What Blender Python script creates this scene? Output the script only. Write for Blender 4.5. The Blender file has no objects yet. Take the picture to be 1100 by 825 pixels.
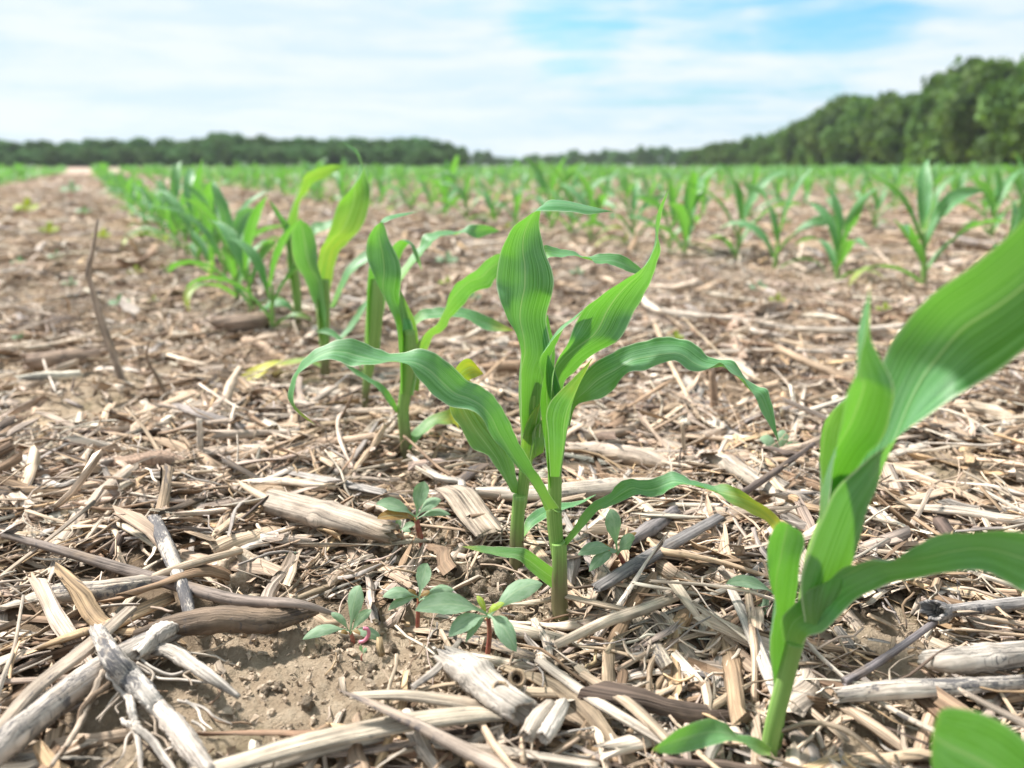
import bpy, math, random
import numpy as np
rng = np.random.default_rng(7)
random.seed(7)
R = math.radians
scene = bpy.context.scene
COL = scene.collection

# ------------------------------------------------------------------ camera model (used to measure places in the photograph)
F = 900.0; HOR = 179.0; CAMH = 0.18
PITCH = math.atan((412.5 - HOR) / F)
cp, sp = math.cos(PITCH), math.sin(PITCH)
def ray(x, y):
    cx = (x - 550) / F; cy = (412.5 - y) / F
    return np.array([cx, cp + cy * sp, -sp + cy * cp])
def P(x, y, Y):
    d = ray(x, y); t = Y / d[1]
    return np.array([0, 0, CAMH]) + d * t
def mpp(x, y, Y):                      # metres per pixel at that place
    return Y / ray(x, y)[1] / F

# ------------------------------------------------------------------ noise + ground height
_perm = np.random.default_rng(3).permutation(4096)
_grad = np.random.default_rng(4).normal(size=(4096, 2)); _grad /= np.linalg.norm(_grad, axis=1)[:, None]
def pn(x, y):
    xi = np.floor(x).astype(np.int64); yi = np.floor(y).astype(np.int64)
    xf = x - xi; yf = y - yi
    u = xf * xf * xf * (xf * (xf * 6 - 15) + 10); v = yf * yf * yf * (yf * (yf * 6 - 15) + 10)
    def g(a, b, fx, fy):
        h = _perm[(_perm[a & 4095] + b) & 4095]
        return _grad[h, 0] * fx + _grad[h, 1] * fy
    n00 = g(xi, yi, xf, yf); n10 = g(xi + 1, yi, xf - 1, yf)
    n01 = g(xi, yi + 1, xf, yf - 1); n11 = g(xi + 1, yi + 1, xf - 1, yf - 1)
    return (n00 * (1 - u) + n10 * u) * (1 - v) + (n01 * (1 - u) + n11 * u) * v
def height(x, y):
    x = np.asarray(x, float); y = np.asarray(y, float)
    r = np.hypot(x, y)
    near = np.clip((5 - r) / 3.5, 0, 1)
    wx = x + .02 * pn(x * 9 + 3, y * 9); wy = y + .02 * pn(x * 9, y * 9 + 8)
    h = .008 * pn(x * 3.1 + 5, y * 3.1 + 2) + .0065 * pn(wx * 11, wy * 11)
    c1 = pn(wx * 42 + 9, wy * 42); c2 = pn(wx * 95, wy * 95 + 4); c3 = pn(wx * 230, wy * 230)
    c4 = pn(wx * 520 + 3, wy * 520)
    m = np.clip(.45 + 1.4 * pn(x * 17 + 60, y * 17), .12, 1)
    h = h + near * (.0080 * np.abs(c1) + .0050 * m * np.maximum(c2, -.15) + .0020 * m * c3 + .0013 * c4)
    return h
def G(x, y, lift=0.0):                 # place on the ground
    d = ray(x, y); h = 0.0
    for _ in range(5):
        t = (h - CAMH) / d[2]
        p = np.array([0, 0, CAMH]) + d * t
        h = float(height(p[0], p[1])) + lift
    p[2] = h
    return p

# ------------------------------------------------------------------ object helpers
def mk(name, V, Q, mat, parent=None, smooth=None, attrs=None, loc=None):
    V = np.ascontiguousarray(V, dtype=np.float32).reshape(-1, 3)
    Q = np.asarray(Q, dtype=np.int32)
    me = bpy.data.meshes.new(name)
    me.vertices.add(len(V)); me.vertices.foreach_set('co', V.ravel())
    k = Q.shape[1]
    me.loops.add(Q.size); me.loops.foreach_set('vertex_index', Q.ravel())
    me.polygons.add(len(Q)); me.polygons.foreach_set('loop_start', np.arange(0, Q.size, k, dtype=np.int32))
    sm = np.ones(len(Q), dtype=bool) if smooth is None else np.asarray(smooth, dtype=bool)
    me.polygons.foreach_set('use_smooth', sm)
    for an, (typ, data) in (attrs or {}).items():
        a = me.attributes.new(an, typ, 'POINT')
        key = 'color' if typ == 'FLOAT_COLOR' else ('vector' if typ == 'FLOAT_VECTOR' else 'value')
        a.data.foreach_set(key, np.ascontiguousarray(data, dtype=np.float32).ravel())
    me.update(calc_edges=True)
    me.materials.append(mat)
    o = bpy.data.objects.new(name, me)
    COL.objects.link(o)
    if parent is not None: o.parent = parent
    if loc is not None: o.location = loc
    return o
def tag(o, label, cat, group=None):
    o['label'] = label; o['category'] = cat
    if group: o['group'] = group
    return o
def thing(name, label, cat, loc=(0, 0, 0), rz=0, group=None):
    o = bpy.data.objects.new(name, None); COL.objects.link(o)
    o.empty_display_size = .02
    o.location = loc; o.rotation_euler = (0, 0, rz)
    return tag(o, label, cat, group)
def unit(v):
    v = np.asarray(v, float); return v / (np.linalg.norm(v, axis=-1, keepdims=True) + 1e-12)
def cr(pts, n):                        # Catmull-Rom resample of rows, n samples per segment
    p = np.asarray(pts, float)
    q = np.vstack([2 * p[0] - p[1], p, 2 * p[-1] - p[-2]])
    out = []
    for i in range(len(p) - 1):
        a, b, c, d = q[i], q[i + 1], q[i + 2], q[i + 3]
        for t in np.linspace(0, 1, n, endpoint=False):
            out.append(.5 * (2 * b + (c - a) * t + (2 * a - 5 * b + 4 * c - d) * t * t + (3 * b - a - 3 * c + d) * t ** 3))
    out.append(p[-1])
    return np.array(out)

# ------------------------------------------------------------------ materials
class NT:
    def __init__(s, name):
        s.m = bpy.data.materials.new(name); s.m.use_nodes = True
        s.t = s.m.node_tree; s.t.nodes.clear()
        s.out = s.n('ShaderNodeOutputMaterial')
    def n(s, typ, **kw):
        nd = s.t.nodes.new(typ)
        for k, v in kw.items(): setattr(nd, k, v)
        return nd
    def l(s, a, b): s.t.links.new(a, b)
    def val(s, sock, v):
        if hasattr(v, 'is_output') or isinstance(v, bpy.types.NodeSocket): s.l(v, sock)
        else: sock.default_value = v
    def math(s, op, a, b=0.0, c=0.0, clamp=False):
        nd = s.n('ShaderNodeMath', operation=op); nd.use_clamp = clamp
        s.val(nd.inputs[0], a); s.val(nd.inputs[1], b); s.val(nd.inputs[2], c)
        return nd.outputs[0]
    def rng(s, v, a, b, c=0.0, d=1.0, smooth=True):
        nd = s.n('ShaderNodeMapRange'); nd.interpolation_type = 'SMOOTHSTEP' if smooth else 'LINEAR'
        s.val(nd.inputs[0], v)
        for i, q in enumerate((a, b, c, d)): nd.inputs[1 + i].default_value = q
        return nd.outputs[0]
    def mix(s, f, a, b, blend='MIX'):
        nd = s.n('ShaderNodeMix', data_type='RGBA', blend_type=blend)
        s.val(nd.inputs[0], f)
        s.val(nd.inputs[6], a if not isinstance(a, tuple) else (*a, 1)); s.val(nd.inputs[7], b if not isinstance(b, tuple) else (*b, 1))
        return nd.outputs[2]
    def noise(s, vec, scale, detail=4, rough=.55, dist=0.0):
        nd = s.n('ShaderNodeTexNoise'); nd.inputs['Scale'].default_value = scale
        nd.inputs['Detail'].default_value = detail; nd.inputs['Roughness'].default_value = rough
        nd.inputs['Distortion'].default_value = dist
        if vec is not None: s.l(vec, nd.inputs['Vector'])
        return nd.outputs['Fac']
    def attr(s, name):
        nd = s.n('ShaderNodeAttribute'); nd.attribute_name = name; return nd
    def mapping(s, vec, scale):
        nd = s.n('ShaderNodeMapping'); s.l(vec, nd.inputs[0]); nd.inputs['Scale'].default_value = scale
        return nd.outputs[0]
    def principled(s, col, rough, spec=.3):
        nd = s.n('ShaderNodeBsdfPrincipled')
        s.val(nd.inputs['Base Color'], col if not isinstance(col, tuple) else (*col, 1))
        s.val(nd.inputs['Roughness'], rough); s.val(nd.inputs['Specular IOR Level'], spec)
        return nd
    def bump(s, h, strength, dist):
        nd = s.n('ShaderNodeBump'); s.l(h, nd.inputs['Height'])
        nd.inputs['Strength'].default_value = strength; nd.inputs['Distance'].default_value = dist
        return nd.outputs[0]

def mat_residue():
    s = NT('dry_residue')
    fib = s.attr('fib').outputs['Vector']; tint = s.attr('tint')
    streak = s.noise(s.mapping(fib, (1300, 28, 1)), 1.0, 3, .6)
    streak2 = s.noise(s.mapping(fib, (420, 9, 1)), 1.0, 2, .5)
    mott = s.noise(s.mapping(fib, (190, 70, 1)), 1.0, 4, .6)
    k = s.math('ADD', s.rng(streak, .3, .7, .60, 1.16), s.rng(streak2, .3, .7, -.22, .14))
    crack = s.noise(s.mapping(fib, (650, 9, 1)), 1.0, 2, .5)
    k = s.math('MULTIPLY', k, s.rng(s.math('ABSOLUTE', s.math('SUBTRACT', crack, .5)), .0, .022, .66, 1.0))
    k = s.math('ADD', k, s.rng(mott, .3, .72, .14, -.26))
    mul = s.n('ShaderNodeMix', data_type='RGBA', blend_type='MULTIPLY'); mul.inputs[0].default_value = 1
    cmb = s.n('ShaderNodeCombineColor'); 
    for i in range(3): s.l(k, cmb.inputs[i])
    s.l(tint.outputs['Color'], mul.inputs[6]); s.l(cmb.outputs[0], mul.inputs[7])
    col = mul.outputs[2]
    # dirt film that warms the colour in blotches
    d = s.rng(s.noise(s.mapping(fib, (90, 40, 1)), 1.0, 3, .6), .52, .7)
    col = s.mix(s.math('MULTIPLY', d, .4), col, (.30, .215, .145))
    # black mould specks
    sp1 = s.noise(s.mapping(fib, (900, 260, 1)), 1.0, 6, .75, .8)
    sp2 = s.noise(s.mapping(fib, (120, 30, 1)), 1.0, 3, .6, .3)
    thr = s.math('ADD', s.math('MULTIPLY', sp1, .62), s.math('MULTIPLY', sp2, .55))
    a = s.math('ADD', thr, s.math('MULTIPLY', tint.outputs['Alpha'], .15))
    col = s.mix(s.math('MULTIPLY', s.rng(a, .685, .78), .85), col, (.06, .06, .07))
    b = s.principled(col, .78, .25)
    s.l(s.bump(s.math('ADD', streak, s.math('MULTIPLY', mott, .6)), .9, .0009), b.inputs['Normal'])
    s.l(b.outputs[0], s.out.inputs[0])
    return s.m
def mat_soil():
    s = NT('soil')
    tc = s.n('ShaderNodeTexCoord').outputs['Object']
    lit = s.attr('litter').outputs['Fac']
    n1 = s.noise(tc, 9, 6, .65); n2 = s.noise(tc, 70, 6, .7); n3 = s.noise(tc, 760, 5, .75)
    col = s.mix(s.rng(n1, .35, .65), (.355, .265, .18), (.465, .36, .255))
    col = s.mix(s.rng(n2, .42, .68), col, (.55, .44, .32))
    alg = s.math('MULTIPLY', s.rng(s.noise(tc, 16, 4, .6), .52, .66), s.rng(n2, .3, .6, .75, .1))
    col = s.mix(alg, col, (.25, .225, .13))
    col = s.mix(s.rng(n3, .55, .75, 0, .5), col, (.20, .145, .10))
    # litter of the far field: bits of straw on soil
    f1 = s.noise(s.mapping(tc, (14, 9, 1)), 1.0, 5, .7, .5)
    f2 = s.noise(s.mapping(tc, (2.1, 2.1, 1)), 1.0, 4, .6)
    fl = s.mix(s.rng(f1, .38, .62), (.30, .20, .15), (.52, .415, .335))
    fl = s.mix(s.rng(f2, .35, .65, 0, .35), fl, (.44, .33, .26))
    col = s.mix(s.math('MULTIPLY', s.attr('covered').outputs['Fac'], .75), col, (.20, .14, .092))  # contact shade under the litter, painted as darker brown into the soil colour
    col = s.mix(lit, col, fl)
    b = s.principled(col, .95, .12)
    hh = s.math('ADD', s.math('MULTIPLY', n2, 1.0), s.math('MULTIPLY', n3, .45))
    s.l(s.bump(hh, 1.0, .0065), b.inputs['Normal'])
    s.l(b.outputs[0], s.out.inputs[0])
    return s.m
def mat_leaf():
    s = NT('corn_leaf')
    a = s.attr('luv'); luv = a.outputs['Vector']
    sep = s.n('ShaderNodeSeparateXYZ'); s.l(luv, sep.inputs[0])
    u, v, r = sep.outputs
    tint = s.attr('ltint'); yel = tint.outputs['Fac']
    au = s.math('ABSOLUTE', u)
    vein = s.noise(s.mapping(luv, (19, .55, 7)), 1.0, 2, .55)
    fine = s.noise(s.mapping(luv, (46, .5, 7)), 1.0, 1, .5)
    blot = s.noise(s.mapping(luv, (2.2, 4.5, 7)), 1.0, 4, .6)
    col = s.mix(s.rng(vein, .38, .62), (.028, .138, .034), (.092, .285, .090))
    col = s.mix(s.rng(fine, .53, .62, 0, .8), col, (.225, .41, .22))
    bloom = s.rng(blot, .40, .70, .02, .36)
    col = s.mix(bloom, col, (.215, .375, .26))
    col = s.mix(s.rng(v, .22, .0, 0, .7), col, (.24, .42, .085))
    col = s.mix(s.rng(au, .042, .012, 0, .6), col, (.33, .50, .24))
    col = s.mix(s.rng(au, .93, .985, 0, .85), col, (.62, .68, .48))
    yy = s.math('ADD', yel, s.math('MULTIPLY', s.math('SUBTRACT', blot, .5), s.rng(yel, 0, .3, 0, .9)), clamp=True)
    col = s.mix(yy, col, (.50, .47, .04))
    # dust and small scars
    dust = s.noise(s.mapping(luv, (9, 26, 7)), 1.0, 6, .75)
    col = s.mix(s.rng(dust, .66, .74, 0, .6), col, (.42, .46, .33))
    tcol = s.mix(yy, (.165, .48, .028), (.75, .66, .02))
    tcol = s.mix(s.rng(vein, .34, .66, 0, .4), tcol, (.23, .52, .05))
    tcol = s.mix(s.rng(au, .042, .012, 0, .5), tcol, (.45, .6, .2))
    b = s.principled(col, s.rng(dust, .3, .7, .36, .56), .42)
    b.inputs['Sheen Weight'].default_value = .04; b.inputs['Sheen Roughness'].default_value = .4
    bp = s.bump(s.math('ADD', vein, s.math('MULTIPLY', fine, .5)), .35, .0005)
    s.l(bp, b.inputs['Normal'])
    t = s.n('ShaderNodeBsdfTranslucent'); s.l(tcol, t.inputs[0]); s.l(bp, t.inputs[1])
    mx = s.n('ShaderNodeMixShader'); mx.inputs[0].default_value = .33
    s.l(b.outputs[0], mx.inputs[1]); s.l(t.outputs[0], mx.inputs[2])
    s.l(mx.outputs[0], s.out.inputs[0])
    return s.m
def mat_stalk():
    s = NT('corn_stalk')
    luv = s.attr('luv').outputs['Vector']
    sep = s.n('ShaderNodeSeparateXYZ'); s.l(luv, sep.inputs[0])
    u, v, r = sep.outputs
    rib = s.noise(s.mapping(luv, (16, 1.0, 5)), 1.0, 2, .5)
    blot = s.noise(s.mapping(luv, (2.5, 4, 5)), 1.0, 3, .6)
    col = s.mix(s.rng(rib, .35, .65), (.16, .31, .07), (.27, .43, .12))
    vv = s.math('ADD', v, s.math('MULTIPLY', s.math('SUBTRACT', blot, .5), .25))
    col = s.mix(s.rng(vv, .40, .16, 0, .85), col, (.155, .10, .075))
    col = s.mix(s.rng(vv, .14, .04, 0, .7), col, (.25, .23, .13))
    b = s.principled(col, .45, .4)
    b.inputs['Subsurface Weight'].default_value = .0
    s.l(s.bump(rib, .4, .0006), b.inputs['Normal'])
    t = s.n('ShaderNodeBsdfTranslucent'); t.inputs[0].default_value = (.4, .6, .06, 1)
    mx = s.n('ShaderNodeMixShader'); mx.inputs[0].default_value = .15
    s.l(b.outputs[0], mx.inputs[1]); s.l(t.outputs[0], mx.inputs[2])
    s.l(mx.outputs[0], s.out.inputs[0])
    return s.m
def mat_weed(name, c0, c1, trans, tw=.3):
    s = NT(name)
    luv = s.attr('luv').outputs['Vector']
    sep = s.n('ShaderNodeSeparateXYZ'); s.l(luv, sep.inputs[0])
    u, v, r = sep.outputs
    au = s.math('ABSOLUTE', u)
    bl = s.noise(s.mapping(luv, (3, 5, 9)), 1.0, 4, .6)
    # side veins
    w = s.n('ShaderNodeTexWave'); w.inputs['Scale'].default_value = 1.0; w.inputs['Distortion'].default_value = .6
    cx = s.n('ShaderNodeCombineXYZ'); s.l(s.math('SUBTRACT', s.math('MULTIPLY', v, 3.2), s.math('MULTIPLY', au, .9)), cx.inputs[0]); s.l(w.inputs[0].node.inputs[0], w.inputs[0]) if False else s.l(cx.outputs[0], w.inputs[0])
    col = s.mix(s.rng(bl, .35, .65), c0, c1)
    col = s.mix(s.rng(w.outputs['Fac'], .85, 1.0, 0, .25), col, (.35, .48, .33))
    col = s.mix(s.rng(au, .1, .03, 0, .5), col, (.36, .46, .28))
    b = s.principled(col, .6, .3)
    t = s.n('ShaderNodeBsdfTranslucent'); t.inputs[0].default_value = (*trans, 1)
    mx = s.n('ShaderNodeMixShader'); mx.inputs[0].default_value = tw
    s.l(b.outputs[0], mx.inputs[1]); s.l(t.outputs[0], mx.inputs[2])
    s.l(mx.outputs[0], s.out.inputs[0])
    return s.m
def mat_simple(name, c0, c1, scale, rough=.8, spec=.2, bumpd=.0):
    s = NT(name)
    tc = s.n('ShaderNodeTexCoord').outputs['Object']
    n = s.noise(tc, scale, 5, .65)
    b = s.principled(s.mix(s.rng(n, .35, .65), c0, c1), rough, spec)
    if bumpd: s.l(s.bump(n, .8, bumpd), b.inputs['Normal'])
    s.l(b.outputs[0], s.out.inputs[0])
    return s.m
def mat_crown(name, c0, c1, tr):
    s = NT(name)
    tc = s.n('ShaderNodeTexCoord').outputs['Object']
    oi = s.n('ShaderNodeObjectInfo').outputs['Random']
    n = s.noise(tc, 2.3, 3, .6); n2 = s.noise(tc, 14, 3, .6)
    col = s.mix(s.rng(s.math('ADD', s.math('MULTIPLY', n, .6), s.math('MULTIPLY', n2, .4)), .38, .62), c0, c1)
    hs = s.n('ShaderNodeHueSaturation'); s.l(col, hs.inputs['Color'])
    s.l(s.rng(oi, 0, 1, .75, 1.25, False), hs.inputs['Value']); s.l(s.rng(oi, 0, 1, .485, .515, False), hs.inputs['Hue'])
    b = s.principled(hs.outputs[0], .7, .2)
    t = s.n('ShaderNodeBsdfTranslucent'); t.inputs[0].default_value = (*tr, 1)
    mx = s.n('ShaderNodeMixShader'); mx.inputs[0].default_value = .25
    s.l(b.outputs[0], mx.inputs[1]); s.l(t.outputs[0], mx.inputs[2])
    s.l(mx.outputs[0], s.out.inputs[0])
    return s.m

M_RES, M_SOIL, M_LEAF, M_STALK = mat_residue(), mat_soil(), mat_leaf(), mat_stalk()
M_WEED = mat_weed('weed_leaf', (.19, .305, .18), (.29, .40, .27), (.2, .42, .08))
M_WEEDY = mat_weed('weed_leaf_bright', (.22, .33, .04), (.33, .40, .05), (.5, .6, .03))
M_WEEDR = mat_weed('weed_leaf_bronze', (.20, .11, .045), (.28, .17, .05), (.45, .25, .03))
M_WSTEM = mat_simple('weed_stem', (.25, .06, .05), (.33, .15, .09), 300, .45, .4)
M_CLOD = mat_simple('soil_clod', (.37, .285, .205), (.52, .42, .32), 4, .95, .1, .12)
M_CRUMB = mat_simple('soil_crumb', (.35, .27, .195), (.52, .42, .32), 700, .95, .1, .0012)
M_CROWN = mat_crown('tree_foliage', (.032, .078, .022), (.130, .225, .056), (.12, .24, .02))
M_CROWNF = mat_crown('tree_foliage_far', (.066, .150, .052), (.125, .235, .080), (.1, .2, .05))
M_BARK = mat_simple('bark', (.10, .08, .06), (.20, .17, .14), 6, .9, .1)

# ------------------------------------------------------------------ generic tubes and ribbons
def ringquads(S, K, caps=True, base=0):
    i = np.arange(S - 1)[:, None] * K; k = np.arange(K)[None, :]; k2 = (k + 1) % K
    q = np.stack([i + k, i + k2, i + K + k2, i + K + k], -1).reshape(-1, 4)
    sm = np.ones(len(q), bool)
    if caps:
        c = []
        for off, rev in ((0, True), ((S - 1) * K, False)):
            for j in range(1, K - 1, 2):
                f = [off, off + j, off + j + 1, off + (j + 2) % K if j + 2 < K else off + j + 1]
                if f[3] == f[2]: f = [off, off + j, off + j + 1, off]   # never for even K
                c.append(f[::-1] if rev else f)
        q = np.vstack([q, np.array(c)]); sm = np.concatenate([sm, np.zeros(len(c), bool)])
    return q + base, sm
def frames(path, up0):
    t = np.gradient(path, axis=0); t = unit(t)
    A = np.zeros_like(path); a = up0 - t[0] * np.dot(up0, t[0])
    for i in range(len(path)):
        a = a - t[i] * np.dot(a, t[i]); a = unit(a); A[i] = a
    return t, A, np.cross(t, A)
def tube(path, rad, flat=1.0, K=8, up=(0, 0, 1), jag=0.0, lumps=0.0, ridges=0.0, seed=0, twist=0.0, rind=0.0, hollow=False):
    """Closed tube: flat = thickness / width. Returns V, Q, smooth, fib."""
    g = np.random.default_rng(seed)
    path = np.asarray(path, float); S = len(path)
    rad = np.broadcast_to(np.asarray(rad, float), (S,)).copy()
    t, A, B = frames(path, np.asarray(up, float))           # A = up, B = side
    th = np.arange(K) / K * 2 * np.pi
    s = np.concatenate([[0], np.cumsum(np.linalg.norm(np.diff(path, axis=0), axis=1))])
    tw = twist * np.linspace(0, 1, S)
    cs = np.cos(th)[None] * np.ones((S, 1)); sn = np.sin(th)[None] * np.ones((S, 1))
    rr = rad[:, None] * (1 + lumps * g.normal(size=(S, K)))
    if ridges: rr = rr * (1 + ridges * (np.arange(K) % 2 - .5)[None])
    if rind:
        base_ = g.normal(size=K) * .6 + .4 * (g.random(K) < .12) * -3
        drift = np.cumsum(g.normal(size=(S, K)) * .25, 0)
        rr = rr * np.clip(1 + rind * (base_[None] + drift - drift.mean(0)), .6, 1.3)
    Bv = B * np.cos(tw)[:, None] + A * np.sin(tw)[:, None]; Av = A * np.cos(tw)[:, None] - B * np.sin(tw)[:, None]
    V = path[:, None] + Bv[:, None] * (cs * rr)[..., None] + Av[:, None] * (sn * rr * flat)[..., None]
    if jag:
        V[0] -= t[0] * (jag * g.random(K))[:, None]; V[-1] += t[-1] * (jag * g.random(K))[:, None]
    fib = np.stack([cs * rr + .37 * seed, s[:, None] * np.ones((1, K)), np.full((S, K), seed * 1.7)], -1)
    if hollow:
        def inner(i, sg):
            c_ = V[i].mean(0); a1 = c_ + (V[i] - c_) * .72 - sg * t[i] * rad[i] * .05; a2 = c_ + (V[i] - c_) * .5 - sg * t[i] * rad[i] * 1.1
            return a1, a2
        b1, b2 = inner(0, -1); e1, e2 = inner(-1, 1)
        V = np.concatenate([[b2], [b1], V, [e1], [e2]]); fib = np.concatenate([fib[:1], fib[:1], fib, fib[-1:], fib[-1:]]); S = S + 4
    q, sm = ringquads(S, K)
    return V.reshape(-1, 3), q, sm, fib.reshape(-1, 3)
def join(parts):
    Vs, Qs, Ss, Fs = [], [], [], []; n = 0
    for V, q, sm, f in parts:
        Vs.append(V); Qs.append(q + n); Ss.append(sm); Fs.append(f); n += len(V)
    return np.vstack(Vs), np.vstack(Qs), np.concatenate(Ss), np.vstack(Fs)
def res_obj(name, geo, tint, mould=0.0, parent=None, loc=None):
    V, q, sm, fib = geo
    c = np.tile(np.array([*tint, mould], float), (len(V), 1))
    if loc is not None: V = V - np.asarray(loc)
    return mk(name, V, q, M_RES, parent, sm, {'tint': ('FLOAT_COLOR', c), 'fib': ('FLOAT_VECTOR', fib)}, loc if parent is None else None)

def ribbon(L, Rr, fold, ripple, seed, nu=11, yel=None, vspan=(0, 1)):
    """Leaf blade from its two margins (n,3)."""
    g = np.random.default_rng(seed)
    n = len(L); mid = (L + Rr) / 2; w = np.linalg.norm(Rr - L, axis=1)
    t = unit(np.gradient(mid, axis=0)); N = unit(np.cross(t, unit(Rr - L)))
    for i in range(1, n):
        if np.dot(N[i], N[i - 1]) < -.2: N[i] = N[i]      # a real twist: keep
    u = np.linspace(-1, 1, nu)
    v = np.linspace(vspan[0], vspan[1], n)
    fold = np.broadcast_to(np.asarray(fold, float), (n,))
    V = L[:, None] + (Rr - L)[:, None] * ((u + 1) / 2)[None, :, None]
    off = -fold[:, None] * w[:, None] * (1 - np.abs(u) ** 1.5)[None]
    s = np.concatenate([[0], np.cumsum(np.linalg.norm(np.diff(mid, axis=0), axis=1))])
    wmax = w.max() + 1e-9
    ph = g.random(4) * 6.28; fr = (1.6 + g.random(2) * .8) / wmax * 3.0
    rip = np.where(u[None] < 0, np.sin(s[:, None] * fr[0] + ph[0]) + .5 * np.sin(s[:, None] * fr[0] * 2.3 + ph[2]),
                   np.sin(s[:, None] * fr[1] + ph[1]) + .5 * np.sin(s[:, None] * fr[1] * 2.1 + ph[3]))
    off = off + ripple * w[:, None] * rip * np.abs(u)[None] ** 3 * np.clip(v * 5, 0, 1)[:, None]
    V = V + N[:, None] * off[..., None]
    i = np.arange(n - 1)[:, None] * nu; k = np.arange(nu - 1)[None]
    q = np.stack([i + k, i + k + 1, i + nu + k + 1, i + nu + k], -1).reshape(-1, 4)
    luv = np.stack([np.tile(u, (n, 1)), np.tile(v[:, None], (1, nu)), np.full((n, nu), seed * .731 % 9)], -1).reshape(-1, 3)
    if yel is None: yl = np.zeros(n)
    else: yl = np.interp(v, [a for a, b in yel], [b for a, b in yel])
    return V.reshape(-1, 3), q, luv, np.repeat(yl, nu)
def leaf_obj(geo, parent, origin, name='leaf', mat=None, label=None):
    V, q, luv, yl = geo
    o = mk(name, V - np.asarray(origin), q, mat or M_LEAF, parent, None,
           {'luv': ('FLOAT_VECTOR', luv), 'ltint': ('FLOAT', yl)})
    if label: o['label'] = label
    return o
def tlu(geo, seed, v0=0, v1=1, S=None, K=12):
    """luv attribute for a tube stalk"""
    V = geo[0]; S = len(V) // K
    th = np.arange(K) / K * 2
    luv = np.stack([np.tile(np.abs(th - 1) * 2 - 1, (S, 1)), np.tile(np.linspace(v0, v1, S)[:, None], (1, K)), np.full((S, K), seed * .37 % 7)], -1)
    return luv.reshape(-1, 3)
def stalk_obj(path, rad, parent, origin, seed, v0=0, v1=1, name='stalk', flat=.9):
    g = tube(path, rad, flat, 12, up=(0, -1, .2), seed=seed)
    return mk(name, g[0] - np.asarray(origin), g[1], M_STALK, parent, g[2], {'luv': ('FLOAT_VECTOR', tlu(g, seed, v0, v1))})

# ------------------------------------------------------------------ traced corn plants of the near row
class Corn:
    def __init__(s, bx, by, label, group='young corn plants of the near row', seed=0):
        s.base = G(bx, by); s.Y = s.base[1]; s.seed = seed
        s.t = thing('corn_plant', label, 'corn plant', s.base, 0, group)
    def stalk(s, pts, dz=0.0, v0=0, v1=1, name='stalk'):
        p = cr([list(P(x, y, s.Y + dz)) + [w / 2 * mpp(x, y, s.Y)] for x, y, w in pts], 5)
        if v0 == 0: p = np.vstack([[*(p[0, :3] - np.array([0, 0, .012])), p[0, 3]], p])
        s.seed += 1
        return stalk_obj(p[:, :3], p[:, 3], s.t, s.base, s.seed + 1, v0, v1, name)
    def leaf(s, st, W, sign=1, dz=((0, 0), (1, 0)), fold=.12, ripple=.035, yel=None, n=6, vspan=(0, 1), label=None, fs=None):
        """st: rows (Lx, Ly, Rx, Ry) base to tip; W true width in photo pixels; sign +1: second margin lies farther away"""
        s.seed += 1
        a = np.array([r if len(r) == 4 else (r[0], r[1], r[0] + .6, r[1] + .3) for r in st], float)
        a = cr(a, n); m = len(a)
        mid = (a[:, :2] + a[:, 2:]) / 2
        q = np.concatenate([[0], np.cumsum(np.linalg.norm(np.diff(mid, axis=0), axis=1))]); q /= q[-1]
        vis = np.linalg.norm(a[:, 2:] - a[:, :2], axis=1)
        prof = np.interp(q, [0, .15, .45, .7, .9, 1], [.45, .75, 1, .85, .42, .02])
        hid = np.sqrt(np.clip((W * prof) ** 2 - vis ** 2, 0, None))
        ker = np.array([1, 2, 3, 4, 3, 2, 1]) / 16.
        hid = np.convolve(np.pad(hid, 3, 'edge'), ker, 'valid') * np.interp(q, [0, .92, 1], [1, 1, 0])
        sg = sign if np.isscalar(sign) else np.interp(q, [x for x, y in sign], [y for x, y in sign])
        d0 = np.interp(q, [x for x, y in dz], [y for x, y in dz])
        d0 = np.convolve(np.pad(d0, 3, 'edge'), ker, 'valid')
        L, Rr = [], []
        for i in range(m):
            sc = mpp(*mid[i], s.Y); dd = hid[i] * sc * (sg if np.isscalar(sg) else sg[i])
            L.append(P(a[i, 0], a[i, 1], s.Y + d0[i] - dd / 2)); Rr.append(P(a[i, 2], a[i, 3], s.Y + d0[i] + dd / 2))
        L, Rr = np.array(L), np.array(Rr)
        if fs is None: fs = 1 if st[-1][0] < st[0][0] - 45 and abs(st[-1][1] - st[0][1]) < 1.6 * abs(st[-1][0] - st[0][0]) else -1
        if not np.isscalar(fold): fold = np.interp(q, [x for x, y in fold], [y for x, y in fold])
        geo = ribbon(L, Rr, np.asarray(fold) * fs, ripple, s.seed * 3 + 1, 11, yel, vspan)
        return leaf_obj(geo, s.t, s.base, label=label)

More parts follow.
